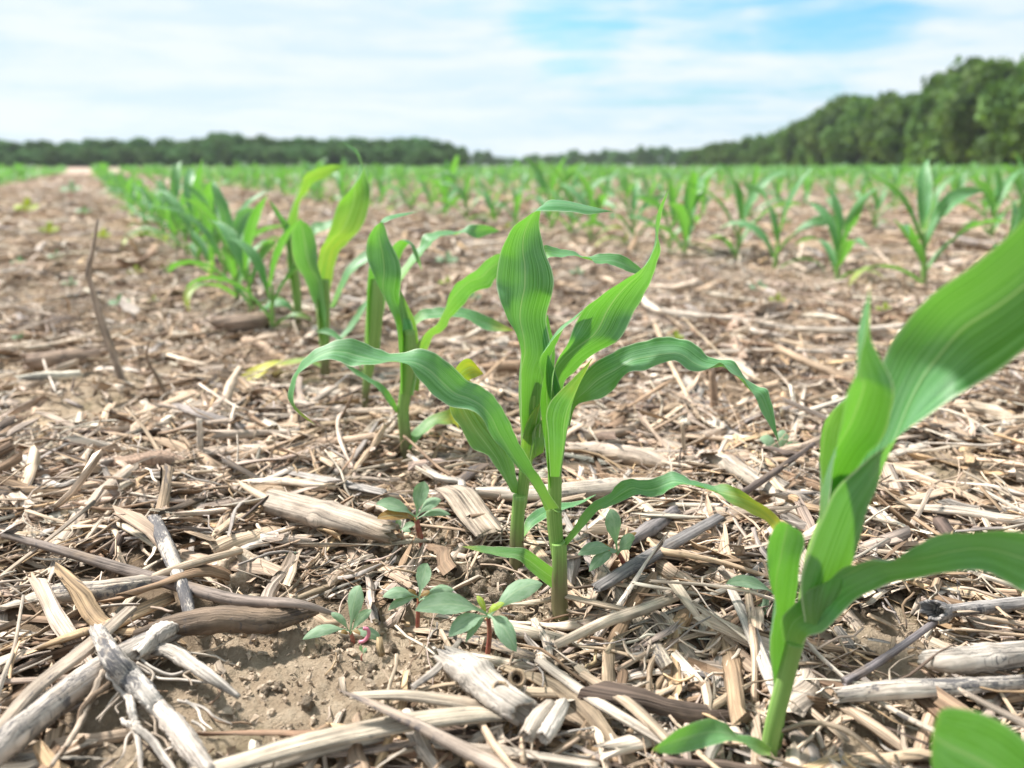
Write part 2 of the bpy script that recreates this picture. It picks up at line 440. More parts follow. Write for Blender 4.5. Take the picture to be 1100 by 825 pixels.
# front plant, sharpest in the picture
c = Corn(602, 664, 'sharp corn plant in the centre front, leaves arching left and right above a purple base', seed=10)
c.stalk([(602, 664, 18), (601, 640, 18), (601, 612, 16.5), (601, 590, 16), (600, 583, 15)], 0, 0, .5, 'sheath')
c.stalk([(600, 600, 14), (597, 575, 16), (595, 550, 17), (596, 546, 18)], .002, .5, .75, 'stalk')
c.stalk([(596, 560, 13), (596, 530, 15), (596, 505, 15), (598, 480, 17), (599, 455, 16), (600, 430, 8)], .003, .72, 1, 'sheath')
c.leaf([(604, 583, 609, 586), (618, 564, 620, 574), (628, 548, 632, 560), (640, 538, 644, 548), (654, 530, 652, 545), (666, 518, 670, 538), (676, 514, 684, 531), (688, 516, 700, 534), (700, 514, 710, 532), (712, 510, 716, 527), (724, 507, 722, 524), (736, 511, 733, 521), (746, 517, 750, 521), (764, 520.5, 768, 528), (780, 520, 784, 540), (792, 525, 800, 548), (810, 536, 820, 558), (836, 556, 830, 568), (848, 584)], 32, -1, ((0, 0), (.5, -.02), (1, -.045)), .10, .03, ((0, 0), (.72, 0), (.86, .45), (1, .9)))
c.leaf([(594, 610, 593, 632), (580, 600, 580, 622), (566, 590, 568, 612), (554, 588, 558, 602), (530, 587, 540, 598), (512, 586, 520, 594), (496, 587)], 24, -1, ((0, -.002), (1, -.02)), .10, .02, ((0, .05), (.8, .1), (1, .5)))
c.leaf([(601, 546, 586, 549), (590, 530, 577, 528), (580, 512, 566, 512), (570, 497, 556, 502), (556, 472, 536, 478), (548, 456, 528, 468), (540, 438, 520, 454), (528, 424, 508, 441), (514, 413, 492, 438), (500, 407, 480, 435), (488, 395, 466, 425), (474, 383, 456, 413), (458, 376, 446, 402), (442, 376, 438, 393), (424, 379, 426, 388), (412, 378, 410, 389), (400, 372, 394, 392), (388, 366, 378, 394), (376, 364, 366, 389), (360, 366, 352, 385), (342, 373, 340, 389), (330, 383, 328, 396), (320, 394, 319, 404), (313, 408, 316, 416), (310, 428, 316, 432), (319, 443, 322, 441), (338, 456)], 44, -1, ((0, -.004), (.3, -.012), (1, -.02)), ((0, .25), (.2, .14), (1, .08)), .03, ((0, .12), (.1, 0), (.93, 0), (1, .6)))
c.leaf([(590, 524, 604, 520), (586, 480, 601, 482), (581, 445, 606, 444), (581, 425, 604, 426), (584, 405, 602, 416), (586, 392, 596, 398), (588, 380)], 36, 1, ((0, .002), (1, .004)), .25, .01)
c.leaf([(591, 512, 603, 510), (589, 475, 606, 484), (587, 447, 610, 462), (590, 434, 613, 444), (597, 424, 616, 430), (608, 414, 621, 412), (620, 402, 628, 398), (636, 385)], 40, 1, ((0, -.004), (.5, -.007), (1, -.003)), .22, .01, ((0, 0), (.55, .02), (.7, .22), (1, .3)), fs=1)
c.leaf([(606, 456, 612, 458), (612, 425, 618, 437), (622, 408, 632, 431), (636, 392, 646, 428), (650, 383, 658, 420), (664, 376, 667, 408), (680, 369, 676, 400), (700, 364, 692, 397), (716, 362, 708, 392), (732, 363, 722, 388), (744, 368, 732, 391), (752, 375, 742, 397), (760, 381, 754, 399), (770, 385, 766, 394), (782, 387, 774, 391), (792, 392, 784, 398), (799, 402, 797, 406), (812, 415, 804, 416), (824, 418, 812, 430), (829, 432, 820, 445), (833, 455, 830, 463), (837, 477)], 46, -1, ((0, .004), (.4, .004), (1, -.005)), .12, .03)
c.leaf([(592, 440, 606, 436), (594, 405, 606, 412), (600, 385, 618, 398), (606, 376, 636, 382), (612, 362, 656, 371), (618, 348, 668, 361), (628, 332, 677, 345), (644, 318, 686, 326), (660, 307, 694, 312), (674, 300, 700, 302), (684, 294, 703, 294), (696, 281, 704, 284), (701, 270, 709, 272), (705, 258, 709, 262), (706, 250, 708, 252), (705, 238, 709, 236), (709, 221, 713, 220), (718, 204)], 54, 1, ((0, .004), (.5, .006), (1, -.002)), ((0, .25), (.3, .12), (1, .08)), .02)
c.leaf([(585, 420, 594, 420), (579, 390, 588, 394), (586, 376, 596, 373), (600, 358, 606, 353), (616, 344, 620, 341), (630, 329)], 22, 1, ((0, .008), (1, .008)), .2, .01)

# its close neighbour, broad upright leaf
c = Corn(555, 614, 'corn plant just behind the centre one, its broad upright leaf folding over at the top', seed=40)
c.stalk([(554, 614, 14), (555, 590, 15.5), (556, 560, 14.5), (558, 532, 14)], 0, 0, .5, 'sheath')
c.stalk([(560, 545, 11), (563, 515, 13), (566, 490, 14), (568, 460, 17), (570, 430, 19), (572, 405, 12)], .002, .6, 1, 'stalk')
c.leaf([(549, 528, 561, 530), (540, 512, 554, 510), (524, 490, 550, 490), (508, 482, 540, 468), (496, 462, 526, 450), (484, 442, 514, 430), (484, 420, 508, 412), (489, 397, 505, 408), (503, 385, 512, 405), (519, 401)], 44, 1, ((0, .0), (.6, .012), (1, .02)), .15, .02, ((0, .0), (.4, .12), (.7, .4), (1, .85)))
c.leaf([(561, 574, 562, 578), (565, 558, 572, 566), (574, 549, 584, 558), (584, 544, 592, 552), (604, 540, 610, 546), (622, 538, 624, 541), (640, 531)], 20, -1, ((0, .004), (1, .03)), .12, .02)
c.leaf([(561, 470, 580, 470), (560, 440, 582, 438), (560, 405, 585, 402), (559, 375, 592, 385), (553, 355, 590, 362), (543, 338, 587, 343), (536, 320, 591, 324), (533, 302, 595, 305), (536, 278, 593, 290), (541, 262, 588, 276), (550, 246, 583, 262), (562, 236, 580, 250), (574, 228, 579, 238), (582, 226, 581, 226), (590, 226, 584, 220), (600, 227, 592, 215), (614, 228, 606, 215), (630, 230, 620, 218), (642, 229, 640, 223), (659, 227)], 60, 1, ((0, -.006), (.2, -.008), (.55, .0), (.72, .01), (1, .03)), ((0, .42), (.25, .30), (.45, .14), (1, .06)), .015, ((0, 0), (1, 0)))
c.leaf([(577, 425, 594, 420), (580, 390, 596, 388), (583, 362, 596, 370), (586, 346, 592, 356), (588, 338)], 26, 1, ((0, .004), (1, .006)), .2, .01)
c.leaf([(558, 500, 569, 500), (560, 478, 573, 474), (566, 455, 576, 455), (580, 432)], 24, 1, ((0, -.006), (1, -.009)), .25, .0, ((0, .1), (1, .28)))
c.leaf([(566, 500, 584, 486), (571, 478, 586, 468), (573, 462, 585, 458), (584, 449)], 24, 1, ((0, -.003), (1, -.003)), .2, .0, ((0, .1), (1, .1)))
c.leaf([(573, 280, 576, 294), (583, 264, 588, 278), (596, 266, 600, 276), (612, 269, 620, 275), (628, 275, 632, 277), (644, 273, 642, 283), (660, 272, 656, 284), (674, 277, 670, 290), (686, 286, 682, 294), (697, 297)], 26, -1, ((0, .02), (1, .03)), .1, .03)

# third plant
c = Corn(437, 502, 'corn plant left of centre with a pointed upright leaf and a yellow tipped lower leaf', seed=80)
c.stalk([(437, 502, 13), (436, 475, 13), (433, 444, 12.5), (435, 425, 13), (438, 400, 14), (440, 380, 16), (440, 355, 12)], 0, 0, 1)
c.leaf([(428, 440, 426, 444), (422, 427, 418, 434), (412, 414, 408, 420), (398, 406, 396, 410), (384, 397, 382, 402), (366, 388)], 16, -1, ((0, 0), (1, -.01)), .1, .02)
c.leaf([(434, 478, 440, 483), (441, 466, 448, 474), (450, 456, 458, 464), (462, 447, 470, 456), (478, 441, 482, 456), (488, 440, 489, 456), (494, 464)], 22, -1, ((0, -.003), (1, .01)), .1, .02, ((0, 0), (.5, .15), (.8, .55), (1, .9)))
c.leaf([(430, 425, 444, 425), (430, 395, 448, 398), (428, 365, 447, 370), (424, 345, 441, 345), (416, 324, 433, 330), (404, 302, 429, 318), (396, 284, 431, 300), (393, 268, 430, 284), (396, 254, 424, 270), (402, 244, 417, 254), (409, 239, 413, 243), (413, 239, 411, 237), (420, 236, 415, 233), (428, 234, 426, 230), (449, 227)], 42, 1, ((0, -.006), (.5, 0), (1, .02)), ((0, .4), (.3, .2), (1, .08)), .02)
c.leaf([(436, 420, 450, 420), (437, 390, 453, 390), (434, 368, 450, 372), (431, 345, 447, 348), (429, 328, 439, 330), (430, 312)], 30, 1, ((0, .002), (1, .004)), .25, .01, ((0, .1), (1, .15)))
c.leaf([(438, 410, 444, 418), (441, 385, 449, 398), (452, 363, 464, 365), (470, 348, 476, 354), (480, 324, 488, 338), (488, 308, 500, 324), (498, 298, 512, 313), (512, 290, 526, 308), (526, 277, 534, 298), (538, 272, 550, 285), (572, 267)], 36, 1, ((0, .004), (1, .02)), .12, .03, ((0, .2), (.3, .1), (.5, 0)))
c.leaf([(440, 345, 443, 352), (452, 333, 456, 343), (464, 331, 468, 342), (476, 330, 488, 340), (500, 331, 504, 344), (520, 338, 520, 354), (536, 346, 536, 356), (552, 355)], 24, -1, ((0, .03), (1, .03)), .1, .02, ((0, 0), (.75, 0), (1, .7)))

c = Corn(392, 445, 'slim corn plant partly hidden behind the third plant, rolled pale leaf sheath and thin stalk', seed=120)
c.stalk([(392, 445, 7), (393, 420, 8), (397, 390, 12), (400, 365, 17), (403, 330, 18), (404, 300, 12)], 0, 0, 1)
c.leaf([(394, 375, 408, 375), (394, 345, 411, 345), (394, 320, 414, 322), (395, 300, 414, 300), (398, 280, 412, 280), (406, 262)], 28, 1, ((0, -.004), (1, .0)), .3, .01)
c.leaf([(412, 300, 420, 300), (421, 268, 432, 272), (430, 258, 440, 262), (440, 262, 446, 266), (445, 275, 450, 275), (453, 290)], 22, 1, ((0, 0), (1, .01)), .1, .02)
c.leaf([(414, 310, 424, 312), (436, 282, 444, 284), (451, 262, 460, 266), (455, 253, 466, 258), (470, 248, 478, 253), (492, 248, 490, 251), (504, 242, 500, 250), (514, 241, 512, 256), (526, 243, 524, 252), (537, 248)], 26, -1, ((0, .01), (1, .05)), .1, .03)
c.leaf([(389, 400, 392, 404), (380, 380, 384, 386), (366, 362, 370, 370), (352, 352, 354, 360), (338, 356)], 16, -1, ((0, 0), (1, .02)), .1, .02)

c = Corn(349, 407, 'tall soft focus corn plant, big yellow green leaf curling above the tree line', seed=160)
c.stalk([(349, 407, 11), (349, 380, 10), (348, 350, 12), (348, 320, 13), (349, 300, 10)], 0, 0, 1)
c.leaf([(343, 365, 354, 365), (342, 340, 354, 340), (341, 315, 355, 308), (341, 284, 364, 272), (344, 268, 372, 262), (352, 254, 386, 248), (358, 234, 394, 230), (364, 218, 398, 206), (378, 202, 394, 190), (388, 186, 391, 180), (390, 178, 388, 170), (384, 166, 382, 160), (366, 151)], 42, 1, ((0, 0), (.6, .01), (1, .0)), ((0, .35), (.35, .22), (1, .1)), .02, ((0, .1), (.3, .3), (.55, .1), (.8, 0)))
c.leaf([(343, 370, 350, 370), (340, 340, 350, 345), (330, 306, 348, 308), (318, 285, 342, 290), (313, 262, 340, 262), (315, 246, 333, 244), (323, 236)], 34, -1, ((0, -.005), (1, -.03)), .12, .02)
c.leaf([(352, 372, 356, 376), (364, 362, 366, 366), (376, 346, 378, 354), (388, 328, 390, 336), (400, 316)], 16, -1, ((0, 0), (1, .03)), .1, .02)
c.leaf([(344, 390, 345, 395), (330, 384, 330, 389), (312, 386, 314, 391), (292, 388, 294, 394), (272, 394, 278, 406), (258, 404, 264, 414), (244, 419)], 24, -1, ((0, 0), (1, -.03)), .1, .015, ((0, .1), (.35, .4), (.55, 1), (1, 1)))
c.leaf([(354, 330, 360, 330), (372, 288, 376, 296), (394, 268, 396, 280), (408, 262, 408, 270), (426, 270)], 22, -1, ((0, .01), (1, .04)), .1, .02)

c = Corn(318, 358, 'soft focus corn plant behind the tall one, a leaf hooking over to the right', seed=200)
c.stalk([(319, 358, 8), (320, 335, 8.5), (318, 310, 10), (314, 280, 11), (312, 255, 7)], 0, 0, 1)
c.leaf([(310, 300, 320, 300), (309, 270, 320, 270), (306, 245, 318, 248), (315, 222, 323, 216), (323, 200, 331, 205), (328, 188, 337, 197), (342, 180, 350, 190), (356, 177, 360, 185), (370, 178)], 30, 1, ((0, .0), (1, .02)), .15, .02, ((0, 0), (.5, .2), (1, .1)))
c.leaf([(313, 300, 318, 300), (308, 266, 313, 264), (304, 246, 312, 244), (295, 228, 306, 236), (289, 216, 296, 222), (285, 211)], 22, 1, ((0, 0), (1, 0)), .15, .02)
c.leaf([(320, 290, 324, 296), (332, 245, 336, 256), (348, 238, 352, 246), (362, 236, 362, 242), (378, 240)], 20, -1, ((0, .01), (1, .03)), .12, .02)
c.leaf([(316, 335, 318, 340), (306, 322, 308, 330), (292, 322, 294, 330), (278, 334)], 16, -1, ((0, 0), (1, .0)), .12, .02)

# big plant at the right edge, nearer than the focus
c = Corn(825, 828, 'large near corn plant at the right edge with a huge leaf leaving the frame', seed=240)
c.stalk([(825, 828, 18), (827, 800, 18), (833, 770, 19), (841, 740, 19), (850, 705, 19), (854, 690, 20)], 0, .45, .8)
c.stalk([(853, 700, 15), (862, 670, 17), (868, 640, 20), (874, 615, 24), (880, 590, 24), (888, 560, 18), (892, 535, 10)], .002, .7, 1, 'sheath')
c.stalk([(826, 830, 16), (834, 790, 15), (838, 740, 15), (842, 715, 12)], .008, .5, .8, 'sheath')
c.leaf([(842, 692, 862, 693), (839, 668, 868, 684), (850, 652, 882, 680), (868, 634, 894, 670), (890, 623, 908, 652), (912, 610, 930, 640), (934, 602, 955, 628), (958, 601, 985, 619), (984, 587, 1012, 616), (1007, 575, 1040, 613), (1042, 571, 1070, 617), (1100, 572, 1100, 637), (1160, 590, 1150, 652), (1235, 650)], 58, ((0, 1), (.3, 1), (.5, -1), (1, -1)), ((0, -.008), (.4, -.02), (1, -.06)), ((0, .25), (.3, .16), (1, .1)), .03)
c.leaf([(868, 668, 864, 668), (880, 645, 860, 638), (890, 618, 864, 608), (892, 590, 872, 580), (891, 560, 884, 550), (893, 530, 898, 528), (904, 490, 927, 497), (925, 440, 958, 474), (947, 388, 988, 453), (964, 358, 1022, 429), (1000, 317, 1058, 408), (1040, 289, 1092, 383), (1085, 251, 1132, 348), (1130, 205, 1165, 300), (1180, 170, 1200, 240), (1245, 160)], 112, -1, ((0, -.004), (.3, -.006), (.6, -.03), (1, -.08)), ((0, .30), (.25, .36), (.45, .16), (1, .08)), .012, ((0, .12), (.2, .06), (.4, 0), (1, 0)), 6, (.12, 1))
c.leaf([(884, 580, 897, 580), (890, 540, 903, 535), (896, 494, 925, 497), (903, 460, 948, 470), (909, 426, 958, 440), (920, 399, 959, 412), (927, 372, 945, 384), (930, 358, 936, 364), (932, 340, 935, 342), (934, 308)], 60, 1, ((0, 0), (.25, -.004), (.4, -.022), (.6, -.038), (1, -.036)), ((0, .3), (1, .2)), .01)
c.leaf([(882, 570, 894, 570), (883, 525, 899, 522), (881, 490, 905, 490), (882, 466, 908, 462), (890, 447, 912, 440), (905, 432, 915, 430), (919, 423)], 44, 1, ((0, .006), (1, .008)), .2, .01, ((0, .05), (1, .08)))
c.leaf([(832, 738, 842, 738), (829, 715, 845, 716), (827, 690, 848, 690), (832, 666, 850, 670), (833, 648, 854, 650), (827, 625, 857, 625), (824, 600, 860, 600), (826, 580, 864, 585), (832, 566, 862, 573), (838, 560, 850, 565)], 46, 1, ((0, .006), (1, -.012)), .2, .01, None, 6, (.3, 1))
c.leaf([(829, 803, 828, 812), (812, 792, 814, 810), (792, 788, 800, 799), (776, 775, 784, 796), (760, 772, 768, 800), (735, 780, 738, 808), (715, 793, 716, 810), (700, 806)], 36, -1, ((0, -.004), (1, -.025)), .1, .02, ((0, .1), (.9, 0), (1, .4)))
cq = Corn(1095, 990, 'corn plant below the bottom right corner, only one blurred pale leaf reaching into view', seed=290)
cq.stalk([(1095, 990, 22), (1098, 940, 21), (1104, 890, 20), (1112, 850, 16)], 0, 0, 1)
cq.leaf([(1130, 905, 1150, 925), (1132, 850, 1140, 900), (1110, 805, 1090, 890), (1075, 775, 1045, 870), (1040, 762, 1012, 850), (1012, 763, 1001, 825), (1004, 782, 1000, 800)], 84, 1, ((0, 0), (1, -.01)), .06, .01, ((0, 0), (.8, 0), (1, .4)))
cq.leaf([(1110, 900, 1125, 905), (1150, 830, 1180, 850), (1200, 760, 1240, 800), (1280, 740)], 60, 1, ((0, 0), (1, -.02)), .1, .01)

# ------------------------------------------------------------------ procedural corn for the rest of the field
def corn_leaf_geo(z0, az, Ln, W, el0, arch, twist, seed, rolled=False, yel=None, n=22, nu=7):
    g = np.random.default_rng(seed)
    t = np.linspace(0, 1, n)
    el = el0 - arch * t ** 1.6
    ds = Ln / (n - 1)
    rr = np.concatenate([[0], np.cumsum(np.cos(el[:-1]) * ds)]); zz = z0 + np.concatenate([[0], np.cumsum(np.sin(el[:-1]) * ds)])
    azs = az + .35 * np.sin(t * 2.2 + g.random() * 6) * t * g.normal()
    mid = np.stack([rr * np.cos(azs), rr * np.sin(azs), zz], -1)
    tan = unit(np.gradient(mid, axis=0))
    side = unit(np.cross(tan, [0, 0, 1]) + 1e-6 * np.array([1, 0, 0])); nor = np.cross(side, tan)
    tw = twist * np.clip(t - .15, 0, 1) ** 1.2 + .2 * np.sin(t * 5 + seed)
    S = side * np.cos(tw)[:, None] + nor * np.sin(tw)[:, None]
    w = W * np.interp(t, [0, .12, .4, .65, .85, .95, 1], [.34, .6, 1, .92, .5, .2, .01])
    fold = -np.interp(t, [0, .3, 1], [.42 if rolled else .3, .22, .1])
    return ribbon(mid - S * w[:, None] / 2, mid + S * w[:, None] / 2, fold, .04, seed, nu, yel)
def corn_proto(seed, size, with_parts, n=20, nu=7):
    g = np.random.default_rng(seed); out = []
    H = size; az = g.random() * 6.28
    lean = g.normal(size=2) * .05
    nst = 9; zz = np.linspace(-.01, H * .5, nst)
    path = np.stack([lean[0] * zz, lean[1] * zz, zz], -1)
    rad = np.interp(np.linspace(0, 1, nst), [0, .5, 1], [.0042, .0036, .0022]) * size / .16
    nl = int(g.integers(5, 8))
    leaves = []
    for i in range(nl):
        f = i / (nl - 1)
        z0 = H * (.07 + .42 * f)
        a = az + (i % 2) * math.pi + g.normal() * .35
        Ln = H * (0.42 + .5 * math.sin(math.pi * (.18 + .62 * f))) * g.uniform(.85, 1.15)
        W = size * .125 * (.55 + .6 * math.sin(math.pi * (.12 + .66 * f)))
        el0 = R(48 + 34 * f + g.normal() * 6); arch = R((150 - 95 * f) * g.uniform(.6, 1.1))
        y = None
        if i == 0 and g.random() < .6: y = ((0, 0), (.5, .1), (1, .8))
        leaves.append(corn_leaf_geo(z0, a, Ln, W, el0, arch, g.normal() * 1.1, seed * 13 + i, i > nl - 3, y, n, nu))
    return path, rad, leaves
VPX = 95.0
ROW = unit(np.array([(VPX - 550) / F, 1 / cp])); NRM = np.array([ROW[1], -ROW[0]])     # along / across the rows
p1 = G(602, 664)[:2]; pr = G(900, 308)[:2]
X1 = float(p1 @ NRM); SPC = float(pr @ NRM) - X1
print('row offset', X1, 'spacing', SPC)
protos_full, protos_one, protos_far = [], [], []
def join_leaves(path, rad, leaves, seed, K=6):
    gs = tube(path, rad, 1, K, up=(0, -1, .1), seed=seed)
    luv = tlu(gs, seed, 0, 1, K=K)
    Vs, Qs, Ls, Ys = [gs[0]], [gs[1]], [luv], [np.zeros(len(gs[0]))]; nn = len(gs[0])
    for V, q, lv, yl in leaves:
        Vs.append(V); Qs.append(q + nn); Ls.append(lv); Ys.append(yl); nn += len(V)
    return np.vstack(Vs), np.vstack(Qs), np.vstack(Ls), np.concatenate(Ys)
def make_full(seed, size):
    path, rad, leaves = corn_proto(seed, size, True)
    t = bpy.data.objects.new('corn_plant', None); t.empty_display_size = .02
    kids = []
    kids.append(stalk_obj(path, rad, t, (0, 0, 0), seed, 0, 1))
    for lf in leaves: kids.append(leaf_obj(lf, t, (0, 0, 0)))
    return t, kids
spots = []
kmax = int(45 / SPC) + 2
for k in range(-kmax, kmax + 1):
    s = -3.0 + rng.random() * .14
    while s < 34:
        s += (.125 if k == 0 else .155) * rng.uniform(.75, 1.25) * (1 if rng.random() > .06 else 2)
        off = X1 + k * SPC + rng.normal() * .015
        x, y = ROW * s + NRM * off
        if y < .15: continue
        t = y * cp + CAMH * sp
        px = 550 + F * x / t
        if px < -120 - 60 / y or px > 1220 + 60 / y: continue
        d = ray(550, HOR)
        if k == 0:
            yy = (CAMH * cp - 0) * 0
            pyy = 412.5 - F * (-y * sp * -1 * 0 + (-(CAMH) * cp + y * sp)) / t
            if pyy > 268: continue
        if k == 1 and px > 718: continue
        if k > 1 and y < .75: continue
        if k < 0 and y < 1.0: continue
        spots.append((math.hypot(x, y), x, y, k))
msz = {}
for x, y, top, kr in ((735, 281, 196, 1), (790, 284, 182, 1), (831, 297, 188, 1), (897, 307, 222, 1), (993, 314, 182, 1), (1074, 326, 225, 1), (292, 362, 250, 0), (270, 345, 228, 0), (256, 328, 205, 0), (240, 315, 200, 0), (228, 302, 188, 0), (214, 292, 182, 0), (203, 281, 190, 0), (191, 274, 178, 0)):
    g0 = G(x, y); spots.append((math.hypot(g0[0], g0[1]), g0[0], g0[1], kr)); msz[float(g0[0])] = (y - top) * mpp(x, y, g0[1])
spots.sort()
print('corn spots', len(spots))
FULL_N, ONE_N = 60, 292
fulls = [make_full(500 + i, .165 + .012 * (i % 4)) for i in range(12)]
row_label = {0: 'blurred young corn plant in the left hand row that recedes behind the sharp plants',
             1: 'out of focus corn plant in the next row beyond the litter strip on the right',
             2: 'out of focus corn plant in the third row to the right, small and pale green'}
def rlabel(k):
    if k < 0: return 'tiny blurred corn plant far off on the left beyond the wide straw strip'
    return row_label.get(k, 'small blurred corn plant in the distant rows before the trees')
def rgroup(k):
    if k < 0: return 'corn plants left of the straw strip'
    return {0: 'receding corn plants of the near row', 1: 'corn plants of the second row', 2: 'corn plants of the third row'}.get(k, 'corn plants of the distant rows')
used = set()
ones = []
for i in range(10):
    path, rad, leaves = corn_proto(700 + i, .165 + .012 * (i % 4), False, 12, 5)
    ones.append(join_leaves(path, rad, leaves, 700 + i))
one_me = {}
for i, (r, x, y, k) in enumerate(spots[:ONE_N]):
    z = float(height(x, y)); rz = rng.random() * 6.28; sc = rng.uniform(.52, .80) if k == 0 else rng.uniform(.62, .96) * (1.22 if rng.random() < .2 else 1)
    if float(x) in msz: sc = msz[float(x)] / (.190 if k == 0 else .184)
    if i < FULL_N:
        j = int(rng.integers(len(fulls))); t0, kids0 = fulls[j]
        if j not in used:
            used.add(j); t = t0; COL.objects.link(t)
        else:
            t = t0.copy(); COL.objects.link(t)
            for kd in kids0:
                cpy = kd.copy(); cpy.parent = t; COL.objects.link(cpy)
    else:
        j = int(rng.integers(len(ones)))
        if j not in one_me:
            V, q, lv, yl = ones[j]
            t = mk('corn_plant', V, q, M_LEAF, None, None, {'luv': ('FLOAT_VECTOR', lv), 'ltint': ('FLOAT', yl)}); one_me[j] = t
        else:
            t = one_me[j].copy(); COL.objects.link(t)
    t.location = (x, y, z); t.rotation_euler = (rng.normal() * .06, rng.normal() * .06, rz); t.scale = (sc, sc, sc)
    tag(t, rlabel(k), 'corn plant', rgroup(k))
for j, (t0, kids) in enumerate(fulls):
    if j not in used:
        for kd in kids: bpy.data.objects.remove(kd)
        bpy.data.objects.remove(t0)
lows = []
for i in range(6):
    path, rad, leaves = corn_proto(900 + i, .17, False, 6, 3)
    lows.append(join_leaves(path[::4], rad[::4], leaves, 900 + i, 4))
VV, QQ, LL, YY = [], [], [], []; nn = 0
for (r, x, y, k) in spots[ONE_N:]:
    V, q, lv, yl = lows[int(rng.integers(6))]
    a = rng.random() * 6.28; sc = rng.uniform(.55, .98) * (1.38 if rng.random() < .22 else 1); ca, sa = math.cos(a) * sc, math.sin(a) * sc
    W = np.stack([V[:, 0] * ca - V[:, 1] * sa + x, V[:, 0] * sa + V[:, 1] * ca + y, V[:, 2] * sc + float(height(x, y)) * .5], -1)
    VV.append(W); QQ.append(q + nn); LL.append(lv); YY.append(yl); nn += len(V)
o = mk('far_corn_rows', np.vstack(VV), np.vstack(QQ), M_LEAF, None, None, {'luv': ('FLOAT_VECTOR', np.vstack(LL)), 'ltint': ('FLOAT', np.concatenate(YY))})
tag(o, 'mass of far corn rows merging into a green band below the trees', 'corn rows'); o['kind'] = 'stuff'

bare = []
for bx, by, rx, ry in ((350, 735, 110, 46), (290, 690, 60, 24), (955, 690, 85, 42), (930, 785, 90, 34), (45, 450, 110, 26), (30, 408, 120, 9), (437, 514, 38, 20), (392, 455, 28, 12), (349, 415, 26, 9), (602, 674, 36, 22), (555, 630, 30, 20), (825, 826, 40, 18), (448, 590, 34, 14), (255, 624, 24, 14), (670, 620, 24, 12), (690, 635, 60, 12), (170, 790, 80, 40), (460, 690, 80, 34), (560, 650, 55, 26), (1000, 500, 70, 12), (480, 745, 60, 20), (430, 590, 40, 14), (150, 405, 60, 8), (620, 710, 40, 12)):
    q0 = G(bx, by); qx = G(bx + rx, by); qy = G(bx, by - ry)
    bare.append((q0[0], q0[1], abs(qx[0] - q0[0]) * 1.2, abs(qy[1] - q0[1]) * 1.2))
def bareness(x, y):
    m = np.zeros_like(x)
    for bx, by, rx, ry in bare:
        d = ((x - bx) / rx) ** 2 + ((y - by) / ry) ** 2
        m = np.maximum(m, np.clip(1.8 - d, 0, 1))
    return m
# ------------------------------------------------------------------ ground sheet
ang = np.concatenate([np.linspace(-math.pi, -R(44), 60, endpoint=False), np.linspace(-R(44), R(44), 720), np.linspace(R(44), math.pi, 60)[1:-1]])
rad_ = np.concatenate([np.geomspace(.10, 3.2, 520), np.geomspace(3.3, 3000, 70)])
AA, RR = np.meshgrid(ang, rad_)
X = RR * np.sin(AA); Yg = RR * np.cos(AA)
Z = height(X, Yg) * np.clip((40 - RR) / 30, 0, 1)
nA, nR = len(ang), len(rad_)
V = np.stack([X, Yg, Z], -1).reshape(-1, 3)
i = np.arange(nR - 1)[:, None] * nA; k = np.arange(nA)[None]; k2 = (k + 1) % nA
Q = np.stack([i + k, i + k2, i + nA + k2, i + nA + k], -1).reshape(-1, 4)[:, ::-1]
lit = np.clip((RR - 4.5) / 5, 0, 1)
cover_shade = (1 - bareness(X.ravel(), Yg.ravel())) * np.clip((1.9 - RR.ravel()) / .9, .15, 1)  # strength of the painted shade below litter, weaker farther out
V = np.vstack([V, [[0, 0, 0]]]); c0 = len(V) - 1
kk = np.arange(0, nA - 1, 2)
Qc = np.stack([np.full(len(kk), c0), kk, kk + 1, (kk + 2) % nA], -1)[:, ::-1]
Q = np.vstack([Q, Qc])
o = mk('ground', V, Q, M_SOIL, None, None, {'litter': ('FLOAT', np.append(lit.ravel(), 0)), 'covered': ('FLOAT', np.append(cover_shade, 0))})
o['kind'] = 'structure'; o['label'] = 'dry brown field soil with crop litter'

# ------------------------------------------------------------------ crop litter
PAL = np.array([(.63, .515, .42), (.59, .45, .34), (.52, .385, .275), (.50, .40, .335), (.70, .61, .52), (.38, .26, .175), (.25, .165, .11), (.41, .36, .33), (.15, .11, .09), (.60, .42, .26)])
PW = np.array([.17, .15, .13, .14, .10, .10, .07, .07, .03, .04])
def sample(N, r0, r1, patch=1.0, thin=.93):
    out = []
    n = 0
    while n < N:
        m = N * 2
        r = np.sqrt(rng.random(m) * (r1 ** 2 - r0 ** 2) + r0 ** 2); a = R(46) * (rng.random(m) * 2 - 1)
        x, y = r * np.sin(a), r * np.cos(a)
        keep = rng.random(m) > bareness(x, y) * thin
        d = pn(x * 5 + 40, y * 5) + .6 * pn(x * 13, y * 13 + 30)
        keep &= rng.random(m) < np.clip(.62 + patch * d * 1.3, .06, 1)
        x, y = x[keep], y[keep]
        out.append(np.stack([x, y], -1)); n += len(x)
    return np.vstack(out)[:N]
